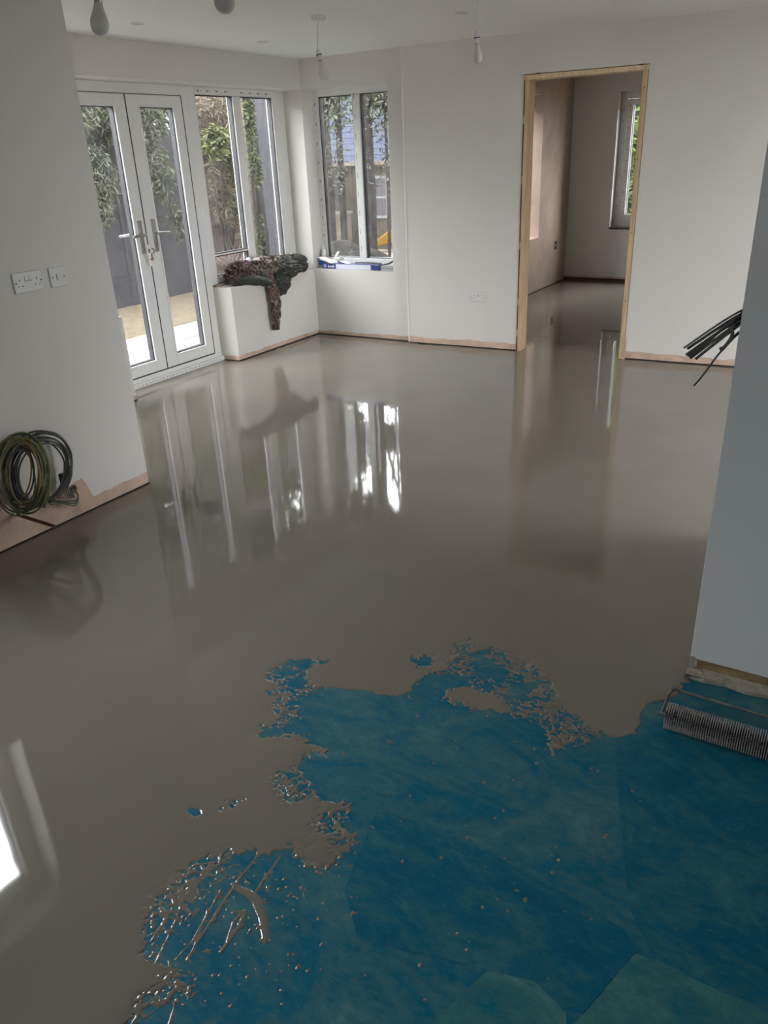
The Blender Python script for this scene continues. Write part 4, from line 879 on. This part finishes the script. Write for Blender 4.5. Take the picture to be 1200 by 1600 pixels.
# brick pier outside the bay window
bp = tag(empty('brick_pier', (-5.8, 6.5, GZ)), 'weathered brick garden pier just outside the bay window', 'wall')
MB().box(-5.915, -5.705, 6.055, 6.775, GZ-0.1, 2.17).build('mortar_core', mat('brick_mortar', (0.060, 0.053, 0.045), 0.95, var=0.2, vscale=20, bmp=0.4), bp)
bmats = [mat('brick_pink', (0.082, 0.056, 0.050), 0.9, var=0.25, vscale=9, bmp=0.5), mat('brick_plum', (0.066, 0.047, 0.045), 0.9, var=0.25, vscale=9, bmp=0.5), mat('brick_buff', (0.095, 0.078, 0.053), 0.9, var=0.25, vscale=9, bmp=0.5)]
brm = {}
def brick_mesh(L, mi):
    if (L, mi) not in brm:
        o = MB().box(-0.11, 0.0, 0, L, 0, 0.065); me = bpy.data.meshes.new('brick'); me.from_pydata(o.v, [], o.f); me.materials.append(bmats[mi]); brm[(L, mi)] = me
    return brm[(L, mi)]
for r_ in range(30):
    z = GZ + 0.02 + r_*0.075; y = 6.05 if r_ % 2 else 6.05-0.1125
    while y < 6.775:
        y0, y1 = max(y, 6.05), min(y+0.215, 6.78)
        if y1-y0 > 0.04:
            L = round(y1-y0, 3); mi = 2 if (y0+y1)/2 > 6.50+rnd.uniform(-.1, .1) else rnd.choice([0, 0, 1])
            o = link('brick', brick_mesh(L, mi), bp); o.location = (-5.698+rnd.uniform(-0.003, 0.003), y0, z)
            o.matrix_parent_inverse = bp.matrix_basis.inverted()
        y += 0.225

def leaves(n, clusters, L, W, seed, droop=0.5, up=0.0):
    """n thin bent leaves scattered through ellipsoid clusters (cx,cy,cz,rx,ry,rz,weight)"""
    r = np.random.RandomState(seed); cl = np.array(clusters, float); wgt = cl[:, 6]/cl[:, 6].sum()
    ci = r.choice(len(cl), n, p=wgt); d = r.normal(size=(n, 3)); d /= np.linalg.norm(d, axis=1)[:, None]
    rad = r.rand(n)**(1/2.2); P = cl[ci, :3] + d*rad[:, None]*cl[ci, 3:6]
    a = r.normal(size=(n, 3)); a[:, 2] = a[:, 2]*0.5 - droop; a /= np.linalg.norm(a, axis=1)[:, None]
    b = np.cross(a, r.normal(size=(n, 3))); b /= np.linalg.norm(b, axis=1)[:, None]
    ll = L*(0.6+0.8*r.rand(n))[:, None]; ww = W*(0.6+0.8*r.rand(n))[:, None]; nn = np.cross(a, b)
    V = np.stack([P, P+a*ll*0.5+b*ww+nn*ww*0.4, P+a*ll, P+a*ll*0.5-b*ww+nn*ww*0.4], 1).reshape(-1, 3)
    m = MB(); m.v = V.tolist(); m.f = [(4*i, 4*i+1, 4*i+2, 4*i+3) for i in range(n)]; return m
def fast_build(mb, name, m, parent):
    me = bpy.data.meshes.new(name); me.from_pydata(mb.v, [], mb.f); me.materials.append(m); me.update(); return link(name, me, parent)
def branches(base, tips, r0):
    m = MB()
    for t in tips:
        b = Vector(base); t = Vector(t); mid = (b+t)/2 + Vector((rnd.uniform(-.1, .1), rnd.uniform(-.1, .1), 0.15))
        m.tube(smoothpath([b, mid, t], 4), [r0*(1-0.85*i/8) for i in range(9)], 6)
    return m
M_BARK = mat('dark_bark', (0.022, 0.019, 0.0165), 0.95, var=0.35, vscale=12, bmp=0.8, bscale=40)
M_LEAF_G = leaf_mat('grey_green_foliage', (0.020, 0.025, 0.014), (0.080, 0.087, 0.050), 0.25)
M_LEAF_D = leaf_mat('dark_green_foliage', (0.012, 0.018, 0.009), (0.042, 0.052, 0.024), 0.25)
M_LEAF_Y = leaf_mat('yellow_green_foliage', (0.045, 0.055, 0.018), (0.135, 0.150, 0.050), 0.35, 5)
M_LEAF_B = leaf_mat('bright_hedge', (0.014, 0.024, 0.006), (0.13, 0.175, 0.030), 0.4, 3.0)
M_TWIG = leaf_mat('dry_twigs', (0.06, 0.05, 0.03), (0.13, 0.11, 0.065), 0.2, 5)
def tree(name, base, h, clusters, n, L, W, lm, label, seed, group=None, r0=0.09, droop=0.7, crown=None):
    t = tag(empty(name, base), label, 'tree', group)
    bx_, by_, bz_ = base
    MB().tube(smoothpath([(bx_, by_, bz_-0.1), (bx_+rnd.uniform(-.08, .08), by_+rnd.uniform(-.08, .08), bz_+h*0.5), (bx_+rnd.uniform(-.15, .15), by_, bz_+h)], 6), [r0*(1-0.7*i/12) for i in range(13)], 10).build('trunk', M_BARK, t, smooth='all')
    br = MB()
    for c in clusters:
        a = Vector((bx_, by_, min(bz_+h*0.95, max(bz_+0.5, c[2]-0.2)))); q = Vector(c[:3])
        br.tube(smoothpath([a, (a+q)/2+Vector((0, 0, 0.12)), q], 4), [0.03*(1-0.8*i/8) for i in range(9)], 6)
    br.build('branches', M_BARK, t, smooth='all')
    fast_build(leaves(n, clusters, L, W, seed, droop), 'foliage', lm, t)
    if crown: fast_build(leaves(crown[0], crown[1], 0.30, 0.05, seed+50, 0.6), 'upper_crown', lm, t)
    return t
G2 = 'conifers by the dark fence'
tree('conifer_tree', (-8.7, 5.6, GZ), 5.5, [(-8.0, 6.0, 2.7, .6, .9, .5, 1.2), (-7.85, 6.35, 2.15, .3, .45, .35, .6), (-7.8, 6.55, 1.45, .22, .3, .4, .45), (-7.85, 6.6, 1.1, .16, .16, .22, .15), (-8.3, 5.4, 3.6, .9, 1.1, .8, 1.5), (-8.9, 5.7, 4.8, .9, .9, .8, 1)], 15000, 0.10, 0.010, M_LEAF_G, 'drooping conifer beyond the fence, seen through the left door pane', 11, G2, crown=(15000, [(-8.8, 5.4, 3.2, 0.9, 1.7, 1.3, 1.4), (-8.9, 5.4, 5.4, .9, 1.5, 1.2, 1)]))
tree('conifer_tree', (-8.9, 7.6, GZ), 6.0, [(-8.1, 7.4, 2.6, .6, .8, .45, 1.2), (-7.95, 7.35, 2.05, .4, .5, .35, .9), (-7.85, 7.55, 1.45, .25, .3, .35, .4), (-7.8, 7.75, 0.9, .14, .16, .28, .12), (-8.6, 7.6, 3.7, 1.0, 1.1, .9, 1.6), (-8.9, 7.6, 5.2, .9, .9, .9, 1)], 15000, 0.10, 0.010, M_LEAF_G, 'drooping conifer beyond the fence, seen through the right door pane', 12, G2, crown=(15000, [(-8.9, 7.7, 3.2, 0.9, 1.6, 1.3, 1.4), (-8.9, 7.7, 5.4, .9, 1.4, 1.2, 1)]))
tree('conifer_tree', (-9.6, 9.6, GZ), 6.5, [(-8.9, 9.0, 2.9, .9, .8, .7, 1.4), (-9.0, 9.2, 1.8, .8, .7, .7, 1), (-9.4, 9.5, 4.2, 1.1, 1.1, .9, 1.5), (-9.6, 9.6, 5.6, .9, .9, .9, 1)], 13000, 0.11, 0.012, M_LEAF_D, 'dark conifer behind the brick pier', 13, G2, crown=(11000, [(-9.5, 10.0, 3.8, 1.2, 1.6, 1.3, 1), (-9.6, 10.0, 6.0, 1.1, 1.6, 1.5, 1.2)]))
tree('conifer_tree', (-8.6, 11.6, GZ-0.2), 5.0, [(-8.2, 11.3, 2.6, .8, .5, .5, 1), (-8.6, 11.5, 1.0, .6, .5, .8, .8), (-8.9, 11.6, 3.6, .8, .7, .6, 1)], 8000, 0.11, 0.012, M_LEAF_D, 'dark conifer behind the grey reflection panel', 14, G2, crown=(9000, [(-9.0, 12.3, 4.0, .9, .9, 1.0, 1), (-8.9, 12.6, 6.2, 1.3, 1.0, 1.2, 1.2), (-7.4, 12.6, 6.4, 1.3, 1.0, 1.2, 1.2)]))
lh = tag(empty('sky_blocking_hedge', (-9.0, -2.0, GZ)), 'unseen dark hedge added behind the near end of the garden fence to block sky reflections', 'hedge')  # unseen hedge added to keep bright sky out of the pane reflections
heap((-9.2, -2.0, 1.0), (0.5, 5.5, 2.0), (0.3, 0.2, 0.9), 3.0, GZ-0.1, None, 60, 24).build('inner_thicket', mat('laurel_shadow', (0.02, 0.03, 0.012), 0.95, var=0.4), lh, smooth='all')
fast_build(leaves(7000, [(-9.0, 1.6, 2.0, .5, 1.8, 1.0, 1), (-9.0, -2.0, 2.0, .5, 2.4, 1.0, 1), (-9.0, -5.5, 2.0, .5, 1.8, 1.0, 1)], 0.16, 0.05, 61, 0.3), 'foliage', M_LEAF_D, lh)
# ivy and shrub round the pier
sh = tag(empty('yellow_shrub', (-5.55, 6.15, GZ)), 'yellow-green shrub with dry stems scrambling over the brick pier', 'shrub')
branches((-5.58, 6.15, GZ), [(-5.60, 6.25, 1.95), (-5.60, 6.45, 1.7), (-5.57, 6.05, 1.55), (-5.6, 6.5, 1.25)], 0.018).build('stems', M_BARK, sh, smooth='all')
fast_build(leaves(1500, [(-5.60, 6.22, 1.72, .09, .16, .16, 1), (-5.60, 6.40, 1.60, .08, .11, .12, .7), (-5.60, 6.47, 1.47, .06, .08, .09, .3), (-5.60, 6.42, 1.13, .06, .05, .06, .12)], 0.075, 0.016, 21, 0.3), 'foliage', M_LEAF_Y, sh)
fast_build(leaves(3000, [(-5.62, 6.28, 1.40, .06, .27, .30, 1), (-5.64, 6.35, 2.05, .10, .33, .16, .6), (-5.62, 6.3, 1.1, .05, .25, .15, .4)], 0.08, 0.0035, 22, 0.6), 'dry_twigs', M_TWIG, sh)
iv = tag(empty('ivy_bush', (-6.6, 8.2, GZ)), 'dark green ivy bush between the brick pier and the grey reflection panel', 'shrub')
branches((-7.0, 8.45, GZ), [(-7.0, 8.4, 1.9), (-6.98, 8.42, 1.2), (-7.0, 8.42, 2.4)], 0.03).build('stems', M_BARK, iv, smooth='all')
fast_build(leaves(1500, [(-7.00, 8.40, 2.15, .08, .08, .45, 1), (-6.99, 8.42, 1.45, .08, .08, .22, .6), (-7.0, 8.42, 0.6, .05, .08, .4, .15)], 0.07, 0.022, 23, 0.4), 'foliage', leaf_mat('ivy_green', (0.016, 0.026, 0.009), (0.065, 0.085, 0.030), 0.3, 4), iv)
fe2 = tag(empty('fern_clump', (-5.35, 5.55, GZ)), 'clump of dry reddish grass outside the bay window sill', 'grass')
fast_build(leaves(700, [(-5.35, 5.95, 0.52, .12, .22, .16, 1)], 0.22, 0.004, 24, -0.5), 'blades', leaf_mat('reddish_grass', (0.05, 0.03, 0.026), (0.17, 0.135, 0.11), 0.2, 6), fe2)
MB().lathe([(0.10, 0.0), (0.15, 0.34), (0.17, 0.38), (0.15, 0.38)], (-5.35, 5.95, GZ), 20).build('planter', mat('terracotta_dark', (0.12, 0.07, 0.05), 0.85, var=0.2), fe2, smooth=True)

# bare trunks outside the back window
for x0, wd, lb in ((-6.255, 0.115, 'thick dark trunk at the left side of the back window view'), (-6.06, 0.085, 'slim ivy-covered trunk second from the left in the back window view'), (-5.625, 0.125, 'thick grey trunk right of the mullion in the back window view'), (-5.37, 0.04, 'thin dark sapling at the right side of the back window view')):
    t = tag(empty('tree_trunk', (x0, 9.0, GZ)), lb, 'tree', 'bare trunks outside the back window')
    MB().tube(smoothpath([(x0-0.02, 9.0, GZ-0.1), (x0, 9.0, 1.2), (x0, 9.0, 2.6), (x0+0.05, 9.0, 5.2)], 6), [wd/2*1.05]*7+[wd/2*0.95]*6+[wd/2*0.8]*6, 12).build('trunk', M_BARK, t, smooth='all')
    tips = [(x0+rnd.uniform(-.6, .6), 9.0+rnd.uniform(-.5, .5), rnd.uniform(1.8, 4.6)) for _ in range(6)]
    branches((x0, 9.0, 2.0), tips, 0.014).build('twigs', M_BARK, t, smooth='all')
    fast_build(leaves(420 if wd < .1 else 260, [(x0, 9.0, 2.05, .25, .25, .28, 1), (x0, 8.95, 1.5, .10, .12, .5, .5)], 0.07, 0.012, int(wd*1000), 0.5), 'foliage', M_LEAF_G, t)
tp = tag(empty('leafy_bough', (-6.0, 9.4, 2.3)), 'leafy bough across the top of the back window view', 'tree')
fast_build(leaves(3600, [(-6.2, 9.3, 2.33, .5, .2, .11, 1), (-5.55, 9.3, 2.27, .3, .2, .20, 1.6)], 0.08, 0.014, 31, 0.5), 'foliage', M_LEAF_G, tp)
branches((-6.25, 9.0, 2.2), [(-5.2, 9.35, 2.42), (-5.8, 9.3, 2.35), (-6.7, 9.3, 2.4)], 0.02).build('branches', M_BARK, tp, smooth='all')
# heap of dug soil
sm = heap((-5.60, 8.10, GZ-0.05), (1.05, 0.62, 0.74), (0.3, 0.5, 0.8), 12.0, GZ-0.12, None, 90, 50, amp=0.10)
tag(sm.build('soil_heap', mat('dug_soil', (0.020, 0.0185, 0.016), 0.95, var=0.6, vscale=26, bmp=1.0, bscale=45), smooth='all'), 'dark heap of dug soil below the back window view', 'soil heap')

# neighbouring outbuilding with slate roof
nb = tag(empty('outbuilding', (-12.7, 20, -1.0)), 'low neighbouring brick house with blue slate roof beyond the trunks', 'building')
MB().box(-16.5, -10.2, 20.0, 24.5, -1.2, 1.40).build('wall', mat('buff_brick_far', (0.034, 0.028, 0.020), 0.9, var=0.25, vscale=5), nb)
for i in range(20):
    y0 = 19.8+i*0.20; z0 = 1.36+i*0.155
    c = MB().add([(-16.7, y0, z0), (-10.0, y0, z0), (-10.0, y0+0.24, z0+0.17), (-16.7, y0+0.24, z0+0.17), (-16.7, y0, z0-0.035), (-10.0, y0, z0-0.035), (-10.0, y0+0.24, z0+0.12), (-16.7, y0+0.24, z0+0.12)], [(0,1,2,3), (7,6,5,4), (0,4,5,1), (1,5,6,2), (2,6,7,3), (3,7,4,0)])
    c.build('slate_course', mat('blue_slate', (0.017, 0.0205, 0.033), 0.8, var=0.12, vscale=4), nb)
MB().box(-16.6, -10.1, 19.72, 19.82, 1.26, 1.36).build('gutter', mat('gutter_brown', (0.07, 0.055, 0.045), 0.7), nb)
nw = frame_bars(MB(), -12.37, -11.90, -0.12, 0.98, 0.07, 19.93, 20.0); nw.box(-12.3, -11.97, 19.95, 19.99, 0.40, 0.46); nwo = nw.build('window', mat('old_white_frame', (0.085, 0.085, 0.082), 0.5), nb)
MB().box(-12.3, -11.97, 19.96, 19.985, -0.05, 0.40).build('window_pane', mat('dark_pane', (0.035, 0.032, 0.034), 0.3), nwo); MB().box(-12.3, -11.97, 19.96, 19.985, 0.46, 0.91).build('window_pane', MATS['dark_pane'], nwo)
fx = tag(empty('timber_fence', (-13.3, 19.3, -1)), 'brown timber fence on a low buff wall with white coping', 'fence')
for i in range(9): MB().box(-14.0+i*0.125, -13.89+i*0.125, 19.3, 19.32, 0.12, 0.93).build('fence_board', mat('weathered_board', (0.020, 0.0175, 0.015), 0.9, var=0.25, vscale=6), fx)
MB().box(-14.4, -12.75, 19.1, 19.4, 0.05, 0.12).build('coping', mat('pale_coping', (0.06, 0.058, 0.053), 0.8), fx)
MB().box(-14.35, -12.8, 19.15, 19.38, -1.1, 0.05).build('low_wall', mat('buff_low_wall', (0.052, 0.042, 0.029), 0.9, var=0.2, vscale=5), fx)
yb = tag(empty('yellow_barrow', (-11.6, 18.2, -0.7)), 'yellow plastic barrow tray lying outside beyond the soil heap', 'barrow')
M_YEL = mat('yellow_plastic', (0.11, 0.062, 0.005), 0.4, var=0.1)
MB().add([(-11.55, 18.3, -0.72), (-11.0, 18.3, -0.62), (-10.92, 18.9, -0.6), (-11.6, 18.9, -0.7), (-11.28, 18.25, -0.50), (-10.85, 18.2, -0.24), (-10.8, 19.0, -0.22), (-11.45, 19.0, -0.52)], [(3,2,1,0), (4,5,6,7), (0,1,5,4), (1,2,6,5), (2,3,7,6), (3,0,4,7)]).build('tray', M_YEL, yb, bevel=0.03)
MB().tube([(-11.6, 18.3, -0.62), (-11.75, 18.3, -0.85)], 0.03, 8).build('leg', M_BARK, yb)
# hedge behind the small room
hg = tag(empty('garden_hedge', (-3.8, 13.0, -0.4)), 'bright green hedge outside the small far room window', 'hedge')
fast_build(leaves(15000, [(-4.6, 13.2, 2.1, .9, .5, .6, 1), (-3.7, 13.2, 1.0, 1.2, .5, 1.1, 1.4), (-4.2, 13.3, 3.3, 1.4, .6, .9, 1.4), (-2.6, 13.2, 1.4, 1.2, .5, 1.4, 1.2)], 0.11, 0.032, 41, 0.3), 'foliage', M_LEAF_B, hg)
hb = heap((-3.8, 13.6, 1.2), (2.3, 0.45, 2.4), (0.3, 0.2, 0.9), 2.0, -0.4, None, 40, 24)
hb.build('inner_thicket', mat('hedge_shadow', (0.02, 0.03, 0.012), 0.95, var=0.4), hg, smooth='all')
branches((-4.0, 13.3, -0.3), [(-4.6, 13.0, 1.6), (-4.2, 12.9, 1.1), (-3.6, 13.0, 1.8), (-4.8, 13.0, 0.9)], 0.03).build('stems', M_BARK, hg, smooth='all')

for nm in ('garden_soil', 'buff_gravel', 'joint_sand', 'pale_slab', 'slate_grey_panel', 'pale_grey_panel', 'brick_mortar', 'brick_pink', 'brick_plum', 'brick_buff', 'dark_bark', 'dug_soil', 'buff_brick_far', 'blue_slate', 'gutter_brown', 'old_white_frame', 'dark_pane', 'weathered_board', 'pale_coping', 'buff_low_wall', 'yellow_plastic', 'terracotta_dark', 'hedge_shadow'):
    MATS[nm].node_tree.nodes['Principled BSDF'].inputs['Specular IOR Level'].default_value = 0.08
